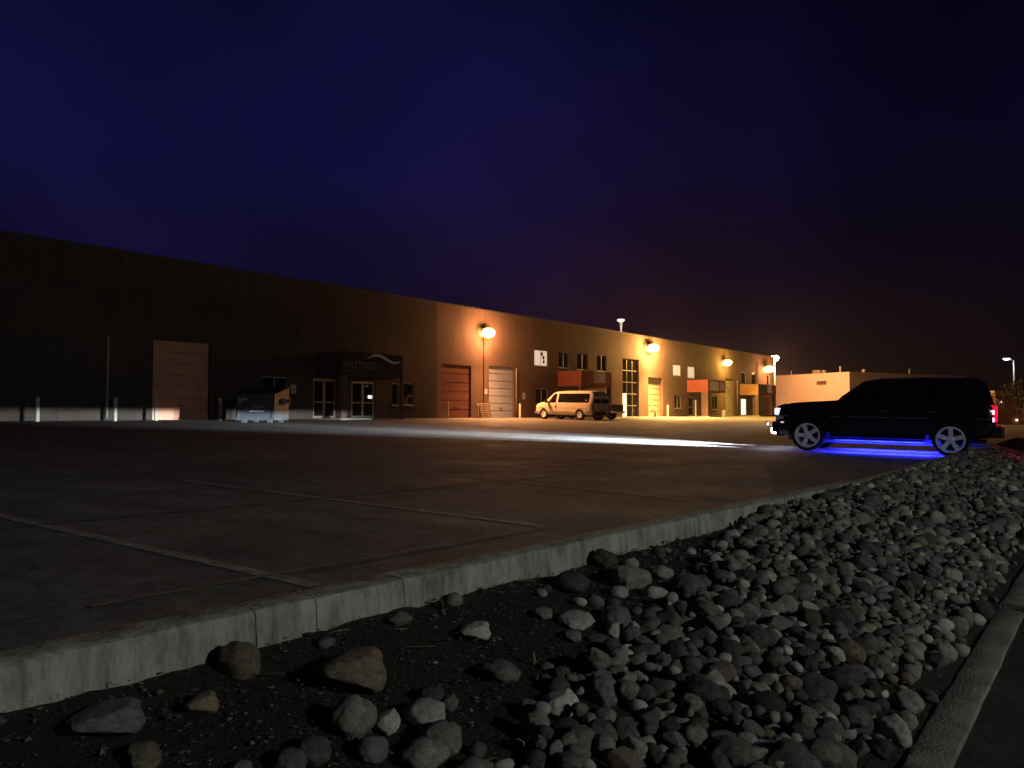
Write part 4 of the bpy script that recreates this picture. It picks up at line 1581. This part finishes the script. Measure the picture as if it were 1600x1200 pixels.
x0, x1 = cream_x(1277), cream_x(1292)
q = MB()
za, zb = cream_z(1285, 601.2), cream_z(1285, 595.2)
q.box(min(x0, x1), max(x0, x1), .003, .06, za, zb)
vent = q.build("vent", mat("vent_brown", (.16, .09, .05), .7, var=.1), t)
x0, x1 = cream_x(1265), cream_x(1277)
MB().box(min(x0, x1), max(x0, x1), -2.2, -.8, hC + .055, hC + .75, bev=.03).build("roof_unit", mat("roof_unit_grey", (.4, .33, .27), .6, var=.1), t)
for px, hh, r in ((1233.5, .75, .09), (1285, .35, .22), (1310, .95, .14)):
    x = cream_x(px)
    MB().lathe([(r, hC + .055), (r, hC + hh), (r * 1.5, hC + hh), (r * 1.2, hC + hh + r), (.001, hC + hh + r * 1.2)], 'z', (x, -.6, 0), 14).build("vent_pipe", M_white_paint, t)
for y, hh, r in ((-4.5, .4, .25), (-16, .9, .15)):
    MB().lathe([(r, hC + .055), (r, hC + hh), (r * 1.5, hC + hh), (r * 1.2, hC + hh + r), (.001, hC + hh + r * 1.2)], 'z', (.8, y, 0), 14).build("vent_pipe", M_white_paint, t)

# cool white lamp post on the right
d = ray(1584, 562)
s = 92.0 / math.hypot(d.x, d.y)
t = thing("lamp_post", "cool white lamp post with a short arm on the far right", "street lamp", (d.x * s, d.y * s, -0.2), R(128))
h = EYE + d.z * s + .2
MB().tube([(0, 0, -.8), (0, 0, h)], [.12, .07], 10).build("pole", mat("grey_post", (.4, .4, .4), .5, var=.05), t)
MB().tube([(0, 0, h - .05), (.35, 0, h + .08), (.9, 0, h + .1)], .05, 8).build("arm", mat("grey_post", (.4, .4, .4)), t)
MB().box(.35, 1.0, -.2, .2, h + .1, h + .26, bev=.05).build("hood", M_dark_metal, t)
MB().lathe([(.001, h - .04), (.2, h), (.3, h + .097), (.001, h + .098)], 'z', (.72, 0, 0), 16).build("lens", lens_mat("cool_lens", (.75, .95, 1.0), 16), t)
lamp("post_light", 'POINT', 70, (.8, .95, 1), (.72, 0, h - .35), t, .2)

# low brown shed on the far right, with its lights
def at(px, dist, z=0.0):
    d = ray(px, 646)
    s = dist / math.hypot(d.x, d.y)
    return Vector((d.x * s, d.y * s, z))


p = at(1556, 74)
zt = EYE + (646 - 614.5) / 1230 * 74 * .88
t = thing("brown_shed", "low brown shed dimly lit behind the black car's tail", "building", (p.x, p.y, -.2), R(-52))
sw = 14.0
MB().box(0, sw, 0, 6, -.9, zt + .2).build("wall", mat("shed_wall", (.30, .14, .085), .85, var=.2, scale=1), t)
MB().box(-.25, sw + .2, -.3, 6.2, zt + .204, zt + .34).build("roof", mat("shed_roof", (.32, .25, .2), .6, var=.1), t)
o = MB().box(2.2, 4.6, -.06, -.004, -.5, zt - .9).build("roller_door", mat("shed_door", (.34, .18, .11), .7, var=.15), t)
MB().box(6.2, 6.35, -.08, -.004, -.5, zt - .3).build("corner_post", M_conc, t)
for x, z in ((.35, zt - .55), (1.6, zt - 2.0)):
    MB().lathe([(.001, .07), (.07, .05), (.08, 0), (.07, -.05), (.001, -.06)], 'z', (x, -.12, z), 12).build("porch_lamp", lens_mat("porch_glow", (1, .75, .5), 3.5), t)
lamp("porch_light", 'POINT', 16, (1, .55, .25), (2.6, -2.6, 1.4), t, .2)

# ================================================================ street lamp that lights the planting bed (stands in the street behind the camera)
LP = Vector((3.0, -17.0, -0.62))
t = thing("street_lamp", "street lamp standing across the street from the planting bed", "street lamp", LP, R(98))
MB().tube([(0, 0, -.1), (0, 0, 6.9), (.25, 0, 7.3), (1.2, 0, 7.5)], [.11, .08, .06, .05], 12).build("pole", M_dark_metal, t)
MB().box(1.0, 1.75, -.18, .18, 7.5, 7.64, bev=.05).build("hood", M_dark_metal, t)
MB().lathe([(.001, 7.40), (.12, 7.42), (.16, 7.496), (.001, 7.498)], 'z', (1.42, 0, 0), 16).build("lens", lens_mat("street_lens", (.85, 1, .8), 12), t)
lamp("street_light", 'SPOT', 3100, (0.93, 1.0, 0.86), (1.42, 0, 7.2), t, .7, None, R(82), .9)
sl = t.children[-1]
tgt = t.matrix_basis.inverted() @ Vector((8.0, 2.5, 0))
sl.rotation_euler = (tgt - Vector((1.42, 0, 7.2))).to_track_quat('-Z', 'Y').to_euler()

# ================================================================ rocks
SHADE = {
    "white": (0.52, 0.51, 0.48), "pale grey": (0.42, 0.42, 0.385), "mid grey": (0.28, 0.28, 0.26),
    "greenish grey": (0.26, 0.275, 0.24), "dark grey": (0.18, 0.18, 0.172), "charcoal": (0.105, 0.105, 0.104), "brown": (0.19, 0.145, 0.115),
    "purplish grey": (0.21, 0.185, 0.195), "tan": (0.28, 0.24, 0.175),
}
SH_NAMES = list(SHADE)


def rock_mat(name, c):
    m = mat("rock_" + name.replace(" ", "_"), c, 0.82, var=0.5, scale=4, bump=0.55, bscale=22, spec=0.3)
    nt = m.node_tree
    b = nt.nodes["Principled BSDF"]
    src = b.inputs["Base Color"].links[0].from_socket
    oi = N(nt, "ShaderNodeObjectInfo")
    geo = N(nt, "ShaderNodeNewGeometry")
    ad = N(nt, "ShaderNodeMath", operation='ADD')
    nt.links.new(oi.outputs["Random"], ad.inputs[0])
    nt.links.new(geo.outputs["Random Per Island"], ad.inputs[1])
    r = N(nt, "ShaderNodeMapRange")
    r.inputs["From Max"].default_value = 2.0
    r.inputs["To Min"].default_value = 0.40
    r.inputs["To Max"].default_value = 1.35
    nt.links.new(ad.outputs[0], r.inputs["Value"])
    hs = N(nt, "ShaderNodeHueSaturation")
    nt.links.new(src, hs.inputs["Color"])
    nt.links.new(r.outputs[0], hs.inputs["Value"])
    nt.links.new(hs.outputs[0], b.inputs["Base Color"])
    return m


RM = {k: rock_mat(k, c) for k, c in SHADE.items()}


def rock_shape(seed, angular, sub):
    bm = bmesh.new()
    bmesh.ops.create_icosphere(bm, subdivisions=sub, radius=1)
    rs = random.Random(seed)
    off = Vector((rs.uniform(-50, 50), rs.uniform(-50, 50), rs.uniform(-50, 50)))
    planes = [(Vector((rs.gauss(0, 1), rs.gauss(0, 1), rs.gauss(0, 1))).normalized(), rs.uniform(.62, .9) if angular else rs.uniform(.72, .95)) for _ in range(7 if angular else 2)]
    for v in bm.verts:
        p = v.co.copy()
        d = 1 + 0.24 * mnoise.noise(p * 1.1 + off) + 0.09 * mnoise.noise(p * 2.6 + off) + 0.03 * mnoise.noise(p * 6 + off)
        q = p * d
        for n, h in planes:
            k = q.dot(n) - h
            if k > 0:
                q -= n * k * (0.9 if angular else 0.45)
        v.co = q * (1 + 0.035 * mnoise.noise(p * 3.3 + off) + 0.016 * mnoise.noise(p * 9 + off))
    # normalise the half extents to 1
    for ax in range(3):
        lo, hi = min(v.co[ax] for v in bm.verts), max(v.co[ax] for v in bm.verts)
        for v in bm.verts:
            v.co[ax] = (v.co[ax] - (lo + hi) / 2) * 2 / (hi - lo)
    me = bpy.data.meshes.new("rock")
    bm.to_mesh(me)
    bm.free()
    me.polygons.foreach_set("use_smooth", [True] * len(me.polygons))
    if angular:
        me.set_sharp_from_angle(angle=R(32))
    me.materials.append(RM["mid grey"])
    return me


ROUND = [rock_shape(100 + i, False, 4) for i in range(10)]
ANG = [rock_shape(300 + i, True, 4) for i in range(6)]
lowR = [rock_shape(100 + i, False, 2) for i in range(10)]
LOW = []
for me in lowR:
    vs = np.empty(len(me.vertices) * 3)
    me.vertices.foreach_get("co", vs)
    LOW.append((vs.reshape(-1, 3), [tuple(p.vertices) for p in me.polygons]))
    bpy.data.meshes.remove(me)


def on_bed(px, py, up=0.02):
    d = ray(px, py)
    z = -0.1
    for _ in range(12):
        s = (z - EYE) / d.z
        z = 0.6 * (bed_z(d.x * s, d.y * s) + up) + 0.4 * z
    return Vector((d.x * s, d.y * s, z)), s


# rocks one can point at: pixel centre, width, height, shade, angular?, label
LM = [
    (550, 1043, 94, 66, "brown", 1, "large brown angular boulder at the left of the bed", "the brown angular boulder"),
    (552, 1108, 64, 74, "greenish grey", 0, "big greenish grey rounded cobble below the brown angular boulder", "the big greenish cobble"),
    (604, 1118, 36, 46, "pale grey", 1, "pale streaked stone touching the big greenish cobble on its right", "the pale streaked stone"),
    (662, 1105, 60, 46, "pale grey", 0, "pale domed cobble at the top of the left foreground cluster", "the pale domed cobble"),
    (686, 1144, 62, 54, "greenish grey", 0, "broad grey cobble just under the pale domed cobble", "the broad grey cobble"),
    (664, 1166, 66, 46, "pale grey", 0, "curved whitish cobble at the bottom of the left foreground cluster", "the curved whitish cobble"),
    (582, 1160, 42, 42, "purplish grey", 1, "dark mottled stone below the big greenish cobble", "the dark mottled stone"),
    (672, 1079, 40, 30, "charcoal", 0, "dark smooth stone behind the pale domed cobble", "the dark smooth stone"),
    (701, 1091, 26, 26, "dark grey", 1, "small grey lump right of the dark smooth stone", None),
    (742, 980, 46, 27, "white", 1, "white angular chip lying alone on bare soil", "the white angular chip"),
    (450, 1180, 48, 40, "dark grey", 0, "dark round cobble near the bottom left of the bed", None),
    (484, 1163, 54, 44, "charcoal", 0, "charcoal cobble beside the dark round cobble at the bottom left", None),
    (741, 1190, 54, 36, "mid grey", 0, "grey cobble cut off by the lower edge right of the foreground cluster", None),
    (746, 1158, 26, 40, "dark grey", 0, "dark upright cobble right of the broad grey cobble", None),
    (315, 1093, 42, 32, "tan", 1, "tan lumpy stone alone near the left kerb foot", "the tan lumpy stone"),
    (166, 1118, 88, 44, "purplish grey", 1, "low rough purplish boulder near the kerb at far left", "the rough purplish boulder"),
    (375, 1192, 30, 26, "mid grey", 0, "small round grey stone at the bottom left edge", None),
    (625, 960, 36, 20, "dark grey", 1, "rough broken lump of concrete at the kerb foot", None),
    (873, 1092, 54, 42, "white", 1, "whitish striated stone at the edge of the soil", "the whitish striated stone"),
    (900, 963, 54, 25, "white", 0, "white flat oval cobble in the middle of bare soil", "the white flat oval cobble"),
    (846, 952, 31, 20, "pale grey", 0, "pale egg shaped stone left of the white flat oval cobble", "the pale egg shaped stone"),
    (892, 987, 30, 17, "pale grey", 0, "pale flat stone just below the white flat oval cobble", None),
    (938, 993, 44, 15, "dark grey", 0, "dark flat slab right of and below the white flat oval cobble", "the dark flat slab"),
    (941, 1072, 44, 54, "mid grey", 0, "tall two toned grey cobble behind the dark blue grey egg", "the tall two toned cobble"),
    (939, 1138, 46, 58, "dark grey", 0, "large dark egg shaped cobble in the front row", "the large dark egg cobble"),
    (981, 1133, 40, 48, "dark grey", 0, "dark dimpled cobble touching the large dark egg cobble", "the dark dimpled cobble"),
    (885, 1135, 42, 42, "charcoal", 0, "charcoal round cobble left of the large dark egg cobble", None),
    (946, 1109, 30, 24, "pale grey", 0, "pale cap shaped stone on top of the large dark egg cobble", None),
    (1034, 890, 34, 24, "pale grey", 0, "pale dome shaped stone near the kerb", "the pale dome stone"),
    (984, 876, 27, 20, "pale grey", 1, "pale chunk against the kerb foot", "the pale chunk at the kerb"),
    (893, 905, 54, 36, "charcoal", 0, "dark round boulder half buried at the kerb foot", "the dark boulder at the kerb"),
    (1117, 870, 29, 19, "pale grey", 0, "pale round stone near the kerb", "the pale round stone"),
    (1150, 867, 30, 15, "tan", 0, "tan long stone right of the pale round stone", None),
    (1133, 923, 40, 19, "white", 0, "whitish long oval cobble behind the crowd of dark rocks", "the whitish long oval"),
    (1094, 905, 32, 22, "dark grey", 0, "dark dome left of the whitish long oval cobble", None),
    (999, 1057, 26, 30, "pale grey", 0, "pale upright cobble among dark rocks", "the pale upright cobble"),
    (1028, 1068, 30, 17, "white", 0, "white oval with a dark hollow beside the pale upright cobble", None),
    (1129, 1146, 54, 25, "mid grey", 0, "long loaf shaped grey cobble in the foreground", "the long loaf cobble"),
    (1043, 964, 46, 34, "dark grey", 1, "dark blocky stone at the upper edge of the dense rocks", "the dark blocky stone"),
    (1098, 993, 48, 36, "mid grey", 1, "broad grey blocky stone right of the dark blocky stone", "the broad blocky stone"),
    (1156, 1105, 30, 22, "white", 0, "whitish oval stone above the long loaf cobble", None),
    (967, 919, 28, 19, "pale grey", 1, "pale wedge shaped stone on the soil", "the pale wedge stone"),
    (1022, 1115, 40, 36, "pale grey", 1, "pale three cornered stone in the crowd", None),
    (1233, 876, 34, 27, "white", 1, "whitish heart shaped stone standing out in the middle of the bed", "the whitish heart shaped stone"),
    (1194, 901, 36, 30, "pale grey", 0, "pale leaning oval below the whitish heart shaped stone", "the pale leaning oval"),
    (1250, 834, 19, 11, "white", 0, "small white oval above the whitish heart shaped stone", None),
    (1192, 822, 17, 12, "white", 0, "small white stone near the kerb and the weed", "the small white stone"),
    (1236, 800, 18, 12, "pale grey", 0, "small pale stone right against the kerb by the weed", None),
    (1376, 772, 20, 11, "pale grey", 1, "flat pale slab near the end of the kerb", "the flat pale slab"),
    (1384, 834, 15, 9, "white", 1, "small bright wedge of stone in front of the dry grass", None),
    (1469, 891, 19, 9, "white", 0, "bright white flat oval on the right side of the bed", "the bright white flat oval"),
    (1303, 857, 14, 14, "pale grey", 0, "small pale pyramid shaped stone right of the whitish heart", None),
    (1418, 1091, 40, 30, "pale grey", 0, "pale potato shaped cobble near the street kerb", "the pale potato cobble"),
    (1393, 1086, 16, 17, "white", 0, "small white round stone left of the pale potato cobble", None),
    (1275, 1095, 24, 20, "white", 1, "bright white chunk in the right foreground", None),
    (1200, 1056, 26, 22, "pale grey", 1, "pale squared stone in the right foreground", None),
    (1505, 930, 18, 16, "white", 0, "white ball shaped stone close to the street kerb", "the white ball stone"),
    (1417, 985, 42, 26, "mid grey", 1, "broad grey flat topped stone by the street kerb", None),
    (1466, 1028, 26, 22, "mid grey", 1, "heart shaped grey stone beside the street kerb", None),
    (1342, 1155, 26, 52, "dark grey", 1, "dark tall slab in the right foreground", None),
    (1278, 1072, 50, 44, "charcoal", 0, "large dark smooth cobble in the right foreground", "the large smooth charcoal cobble"),
    (1197, 1147, 30, 34, "tan", 0, "tan round cobble in the right foreground", None),
]

placed = []                       # (u, v, z, rx, ry, rz, rotz, shade, shapekind, idx, label, ref)
for (px, py, wp, hp, sh, ang, lab, ref) in LM:
    P, s = on_bed(px, py + hp * 0.30)
    dist = s * 1.0
    a = wp / F * dist / 2 * 1.06
    vis = hp / F * dist / 2
    # the apparent height mixes true height and depth seen from above; take a rounded stone
    dep = math.asin(min(.9, (EYE - P.z) / dist))
    rz = max(0.45 * vis, min(vis * 1.05, a * 1.1) * (0.9 if dep < .35 else 0.8))
    ry = max(a * 0.72, min(a * 1.1, vis / max(.25, math.sin(dep)) * .6))
    placed.append([P.x, P.y, bed_z(P.x, P.y) + rz * 0.62, a, ry, rz, YAW - R(90) + math.atan((px - 800) / F) * -1 + rnd.uniform(-.12, .12), sh, ang, rnd.randrange(6), lab, ref])

NLM = len(placed)
grid = {}
CELL = 0.16


def gput(i):
    p = placed[i]
    grid.setdefault((int(p[0] // CELL), int(p[1] // CELL)), []).append(i)


for i in range(NLM):
    gput(i)


def near(u, v):
    c, d = int(u // CELL), int(v // CELL)
    for i in (-1, 0, 1):
        for j in (-1, 0, 1):
            yield from grid.get((c + i, d + j), ())


def density(u, v):
    """1 in the thick cobble drift, near 0 on the bare soil along the kerb at the left"""
    edge = 1.68 + 0.19 * (u - 2.2) + 0.16 * mnoise.noise(Vector((u * 1.3, 3.3, 0)))
    edge = edge if u < 9 else 3
    d = smooth(edge + 0.10, edge - 0.12, v) if False else (1 - smooth(edge - 0.14, edge + 0.1, v))
    d *= smooth(1.85, 2.35, u)
    d *= smooth(0.74, 0.98, v + 0.1 * mnoise.noise(Vector((u * 2, v, 5))))
    return d


rr = random.Random(21)
shade_pool = ["dark grey"] * 28 + ["charcoal"] * 22 + ["mid grey"] * 18 + ["greenish grey"] * 8 + ["pale grey"] * 11 + ["white"] * 5 + ["brown"] * 7 + ["purplish grey"] * 9 + ["tan"] * 4
for layer, tries, ov in ((0, 34000, 0.80), (1, 14000, 0.62)):
    for _ in range(tries):
        u = rr.uniform(0.0, 24) if rr.random() < .62 else rr.uniform(1, 8)
        v = rr.uniform(0.74, vface(u) - 0.03)
        dn = density(u, v)
        if rr.random() > dn + (0.004 if u < 3.2 else 0.014):
            continue
        a = min(0.12, max(0.026, rr.lognormvariate(math.log(0.062 if u < 5 else 0.052), 0.44)))
        if layer == 1:
            a *= 0.8
            if dn < .6:
                continue
        asp = rr.uniform(.62, .98)
        flat = rr.uniform(.5, .85)
        ok = True
        for i in near(u, v):
            p = placed[i]
            if (layer == 1) != (len(p) > 12):
                if layer == 1 and i >= NLM:
                    continue
                if layer == 0:
                    continue
            rad = (p[3] + p[4]) / 2 + a * (1 + asp) / 2
            if (p[0] - u) ** 2 + (p[1] - v) ** 2 < (rad * (ov if i >= NLM else 0.95)) ** 2:
                ok = False
                break
        if not ok or v > vface(u) - a * .8:
            continue
        sh = rr.choice(shade_pool)
        rec = [u, v, bed_z(u, v) + a * flat * (0.55 if dn > .3 else .4) + (0.055 if layer else 0), a, a * asp, a * flat, rr.uniform(0, math.pi), sh, 1 if rr.random() < .14 else 0, rr.randrange(6), None, None]
        if layer:
            rec.append(1)
        placed.append(rec)
        gput(len(placed) - 1)


def project(p):
    c = CM.transposed() @ (Vector(p) - Vector((0, 0, EYE)))
    if c.z > -0.2:
        return None
    return 800 + F * c.x / -c.z, 600 - F * c.y / -c.z, -c.z


scored = []
for i, p in enumerate(placed):
    pr = project(p[:3])
    if pr is None:
        sc = 0
    else:
        inside = -20 < pr[0] < 1620 and 500 < pr[1] < 1220
        sc = (p[3] * max(p[5], .7 * p[4])) / pr[2] ** 2 * (1 if inside else 0)
        if len(p) > 12:
            sc *= 1.5
    if i < NLM:
        sc = 1e9
    scored.append((sc, i))
scored.sort(reverse=True)
single = [i for s, i in scored[:300]]
rest = [i for s, i in scored[300:]]

refs = [p for p in placed[:NLM] if p[11]]
GRP = "cobbles in the planting bed"
used_labels = {}
for i in single:
    u, v, z, a, b, c, rot, sh, ang, idx, lab, ref = placed[i][:12]
    me = (ANG if ang else ROUND)[idx]
    o = bpy.data.objects.new("rock", me)
    COL.objects.link(o)
    o.material_slots[0].link = 'OBJECT'
    o.material_slots[0].material = RM[sh]
    o.location = (u, v, z)
    o.scale = (a, b, c)
    tl = 0.05 if i < NLM else 0.28
    o.rotation_euler = (rr.uniform(-tl, tl), rr.uniform(-tl, tl), rot)
    if lab is None:
        shape = "angular" if ang else ("long oval" if b / a < .72 else ("flattened" if c / a < .6 else "rounded"))
        size = "large" if a > .068 else ("small" if a < .046 else "medium")
        pr = project((u, v, z))
        best = sorted(refs, key=lambda r: (r[0] - u) ** 2 + (r[1] - v) ** 2)

        def where(r):
            q = project(r[:3])
            dx, dy = pr[0] - q[0], pr[1] - q[1]
            if abs(dx) > 1.4 * abs(dy):
                return "right of " if dx > 0 else "left of "
            return "in front of " if dy > 0 else "behind "
        cands = ["%s %s %s rock %s%s" % (size, sh, shape, where(r), r[11]) for r in best[:1]]
        cands += ["%s %s %s rock %s%s" % (size, sh, shape, where(r), r[11]) for r in best[1:4]]
        lab = next((l for l in cands if l not in used_labels), cands[0])
    used_labels[lab] = 1
    tag(o, lab, "rock", GRP)

# the many smaller rocks further off: one object
vs_all, fs_all, mi_all = [], [], []
off = 0
for i in rest:
    u, v, z, a, b, c, rot, sh, ang, idx = placed[i][:10]
    vv, ff = LOW[idx]
    E = np.array(Matrix.Rotation(rot, 3, 'Z') @ Matrix.Rotation(rr.uniform(-.25, .25), 3, 'X') @ Matrix.Diagonal((a, b, c)))
    w_ = vv @ E.T + np.array((u, v, z))
    vs_all.append(w_)
    fs_all += [tuple(k + off for k in f) for f in ff]
    mi_all += [SH_NAMES.index(sh)] * len(ff)
    off += len(vv)
me = bpy.data.meshes.new("small_rocks")
me.from_pydata(np.concatenate(vs_all).tolist(), [], fs_all)
for k in SH_NAMES:
    me.materials.append(RM[k])
me.polygons.foreach_set("material_index", mi_all)
me.polygons.foreach_set("use_smooth", [True] * len(me.polygons))
o = bpy.data.objects.new("small_rocks", me)
COL.objects.link(o)
tag(o, "mass of smaller cobbles filling the planting bed", "rocks", kind="stuff")

# grit and chips on the bare soil
oct_v = np.array([(1, 0, 0), (0, 1, 0), (-1, 0, 0), (0, -1, 0), (0, 0, 1), (0, 0, -1)], float)
oct_f = [(0, 1, 4), (1, 2, 4), (2, 3, 4), (3, 0, 4), (1, 0, 5), (2, 1, 5), (3, 2, 5), (0, 3, 5)]
gv, gf, gm = [], [], []
k = 0
for _ in range(13000):
    u = rr.uniform(-1.2, 7.5) if rr.random() < .8 else rr.uniform(5, 12)
    v = rr.uniform(0.74, vface(u) + 0.02)
    if rr.random() < density(u, v) * .8:
        continue
    nearkerb = v > vface(u) - 0.22
    r_ = rr.lognormvariate(math.log(0.0052), 0.5) * (1.5 if nearkerb and rr.random() < .5 else 1)
    r_ = min(r_, 0.028)
    jit = oct_v * np.array([[rr.uniform(.6, 1.3) for _ in range(3)] for _ in range(6)])
    E = np.array(Matrix.Rotation(rr.uniform(0, 6.28), 3, 'Z') @ Matrix.Diagonal((r_, r_ * rr.uniform(.5, 1), r_ * rr.uniform(.35, .7))))
    gv.append(jit @ E.T + np.array((u, v, bed_z(u, v) + 0.010 + r_ * .3)))
    gf += [tuple(q + k for q in f) for f in oct_f]
    c = rr.choice((4, 5, 4, 5, 6, 7, 2, 5, 4, 6, 1 if rr.random() < .4 else 4))
    gm += [c] * 8
    k += 6
me = bpy.data.meshes.new("gravel")
me.from_pydata(np.concatenate(gv).tolist(), [], gf)
for q in SH_NAMES:
    me.materials.append(RM[q])
me.polygons.foreach_set("material_index", gm)
o = bpy.data.objects.new("gravel", me)
COL.objects.link(o)
tag(o, "grit and small stone chips on the bare soil", "gravel", kind="stuff")

# dead leaves and twigs lying on the soil and between the stones
q = MB()
rs = random.Random(77)
for k in range(900):
    u = rs.uniform(-1, 9)
    v = rs.uniform(0.8, vface(u) - 0.02)
    if rs.random() < density(u, v) * .75:
        continue
    z = bed_z(u, v) + 0.014 + rs.random() * .012
    a = rs.uniform(0, 6.283)
    ca, sa = math.cos(a), math.sin(a)
    if rs.random() < .7:
        l, wv = rs.uniform(.006, .018), rs.uniform(.003, .008)
        q.add([(u - ca * l, v - sa * l, z + rs.uniform(-.004, .006)), (u - sa * wv, v + ca * wv, z + .004), (u + ca * l, v + sa * l, z + rs.uniform(-.002, .01)), (u + sa * wv, v - ca * wv, z)], [(0, 1, 2), (0, 2, 3)], rs.choice((0, 0, 1)))
    else:
        l = rs.uniform(.02, .07)
        q.tube([(u - ca * l, v - sa * l, z), (u + rs.uniform(-.004, .004), v, z + .004), (u + ca * l, v + sa * l, z + rs.uniform(-.003, .012))], rs.uniform(.0008, .002), 5, rs.choice((0, 1)))
tag(q.build("leaf_litter", [mat("dead_leaf", (.10, .075, .05), .9, var=.4), mat("pale_straw", (.24, .20, .14), .9, var=.3)]), "dead leaves and twigs scattered on the soil", "leaf litter", kind="stuff")

# ================================================================ weeds and a tree
M_weed = mat("weed_green", (0.045, 0.06, 0.03), 0.8, var=.3)
M_dry = mat("dry_grass", (0.20, 0.145, 0.07), 0.85, var=.3)


def tuft(name, px, py, n, hgt, spread, m, label, cat, seed):
    P, s = on_bed(px, py, 0.0)
    rs = random.Random(seed)
    t = thing(name, label, cat, (P.x, P.y, bed_z(P.x, P.y) - .01))
    q = MB()
    for k in range(n):
        a = rs.uniform(0, 6.283)
        ln = hgt * rs.uniform(.5, 1.0)
        lean = rs.uniform(.15, 1) * spread
        b0 = Vector((math.cos(a), math.sin(a), 0)) * rs.uniform(0, .03)
        wd = rs.uniform(.003, .006)
        side = Vector((-math.sin(a), math.cos(a), 0)) * wd
        prev = None
        o0 = len(q.v)
        for j in range(5):
            f = j / 4
            c = b0 + Vector((math.cos(a) * lean * f ** 1.6, math.sin(a) * lean * f ** 1.6, ln * (f - .25 * f * f)))
            q.v += [tuple(c - side * (1 - f * .9)), tuple(c + side * (1 - f * .9))]
        for j in range(4):
            q.f.append([o0 + 2 * j, o0 + 2 * j + 1, o0 + 2 * j + 3, o0 + 2 * j + 2])
            q.mi.append(0)
            q.sm.append(True)
    q.build("leaves", m, t)
    MB().tube([(0, 0, -.03), (.004, 0, .03), (0, .004, .07)], [.012, .009, .003], 6).build("stem", m, t)


tuft("weed", 1299, 779, 220, .20, .17, M_weed, "dark green weed growing at the kerb near its end", "plant", 5)
tuft("weed", 690, 950, 50, .06, .08, M_weed, "small low weed at the kerb foot above the white angular chip", "plant", 6)
tuft("grass_tuft", 1412, 822, 260, .13, .16, M_dry, "dry yellow brown grass tuft among the rocks on the right", "plant", 8)
tuft("grass_tuft", 834, 1040, 14, .05, .06, M_dry, "tiny dry grass tuft alone on the bare soil", "plant", 9)

# tree at the right edge
p = at(1604, 62, -.4)
t = thing("tree", "dark bushy tree at the right edge beside the brown shed", "tree", p)
MB().tube([(0, 0, -.3), (.05, .03, 1.1), (.0, .1, 2.2), (.1, .05, 3.0)], [.16, .12, .09, .04], 10).tube([(.05, .03, 1.1), (.5, .3, 1.9), (.9, .5, 2.5)], [.07, .05, .02], 8).tube([(.03, .06, 1.5), (-.5, -.2, 2.2), (-.9, -.3, 2.7)], [.06, .04, .02], 8).build("trunk", mat("bark", (.06, .045, .035), .9, var=.3), t)
q = MB()
rs = random.Random(12)
cl = [Vector((rs.gauss(0, .7), rs.gauss(0, .7), 2.5 + rs.gauss(0, .6))) for _ in range(26)]
for k in range(4200):
    c = rs.choice(cl)
    pt = c + Vector((rs.gauss(0, .26), rs.gauss(0, .26), rs.gauss(0, .22)))
    a1 = Vector((rs.gauss(0, 1), rs.gauss(0, 1), rs.gauss(0, .6))).normalized()
    a2 = a1.cross(Vector((rs.gauss(0, 1), rs.gauss(0, 1), rs.gauss(0, 1)))).normalized()
    l, wv = rs.uniform(.05, .1), rs.uniform(.02, .04)
    q.add([pt - a1 * l, pt + a2 * wv, pt + a1 * l, pt - a2 * wv], [(0, 1, 2, 3)])
q.build("crown", mat("tree_leaves", (.05, .06, .03), .7, var=.3), t)

# the car park's own street lamp lights nothing the camera sees; everything else is lit by the lamps above

# added thin volume: stands in for the lens bloom round the lamps
mh = bpy.data.materials.new("bloom_haze")
mh.use_nodes = True
nt = mh.node_tree
nt.nodes.clear()
ho = N(nt, "ShaderNodeOutputMaterial")
pv = N(nt, "ShaderNodeVolumePrincipled")
pv.inputs["Color"].default_value = (.9, .9, .92, 1)
pv.inputs["Density"].default_value = 0.0002
pv.inputs["Anisotropy"].default_value = 0.3
nt.links.new(pv.outputs[0], ho.inputs["Volume"])
hz = MB().box(-410, 710, -410, 710, -2.2, 19).build("bloom_haze", mh)
tag(hz, kind="stuff")
SC.cycles.volume_bounces = 0
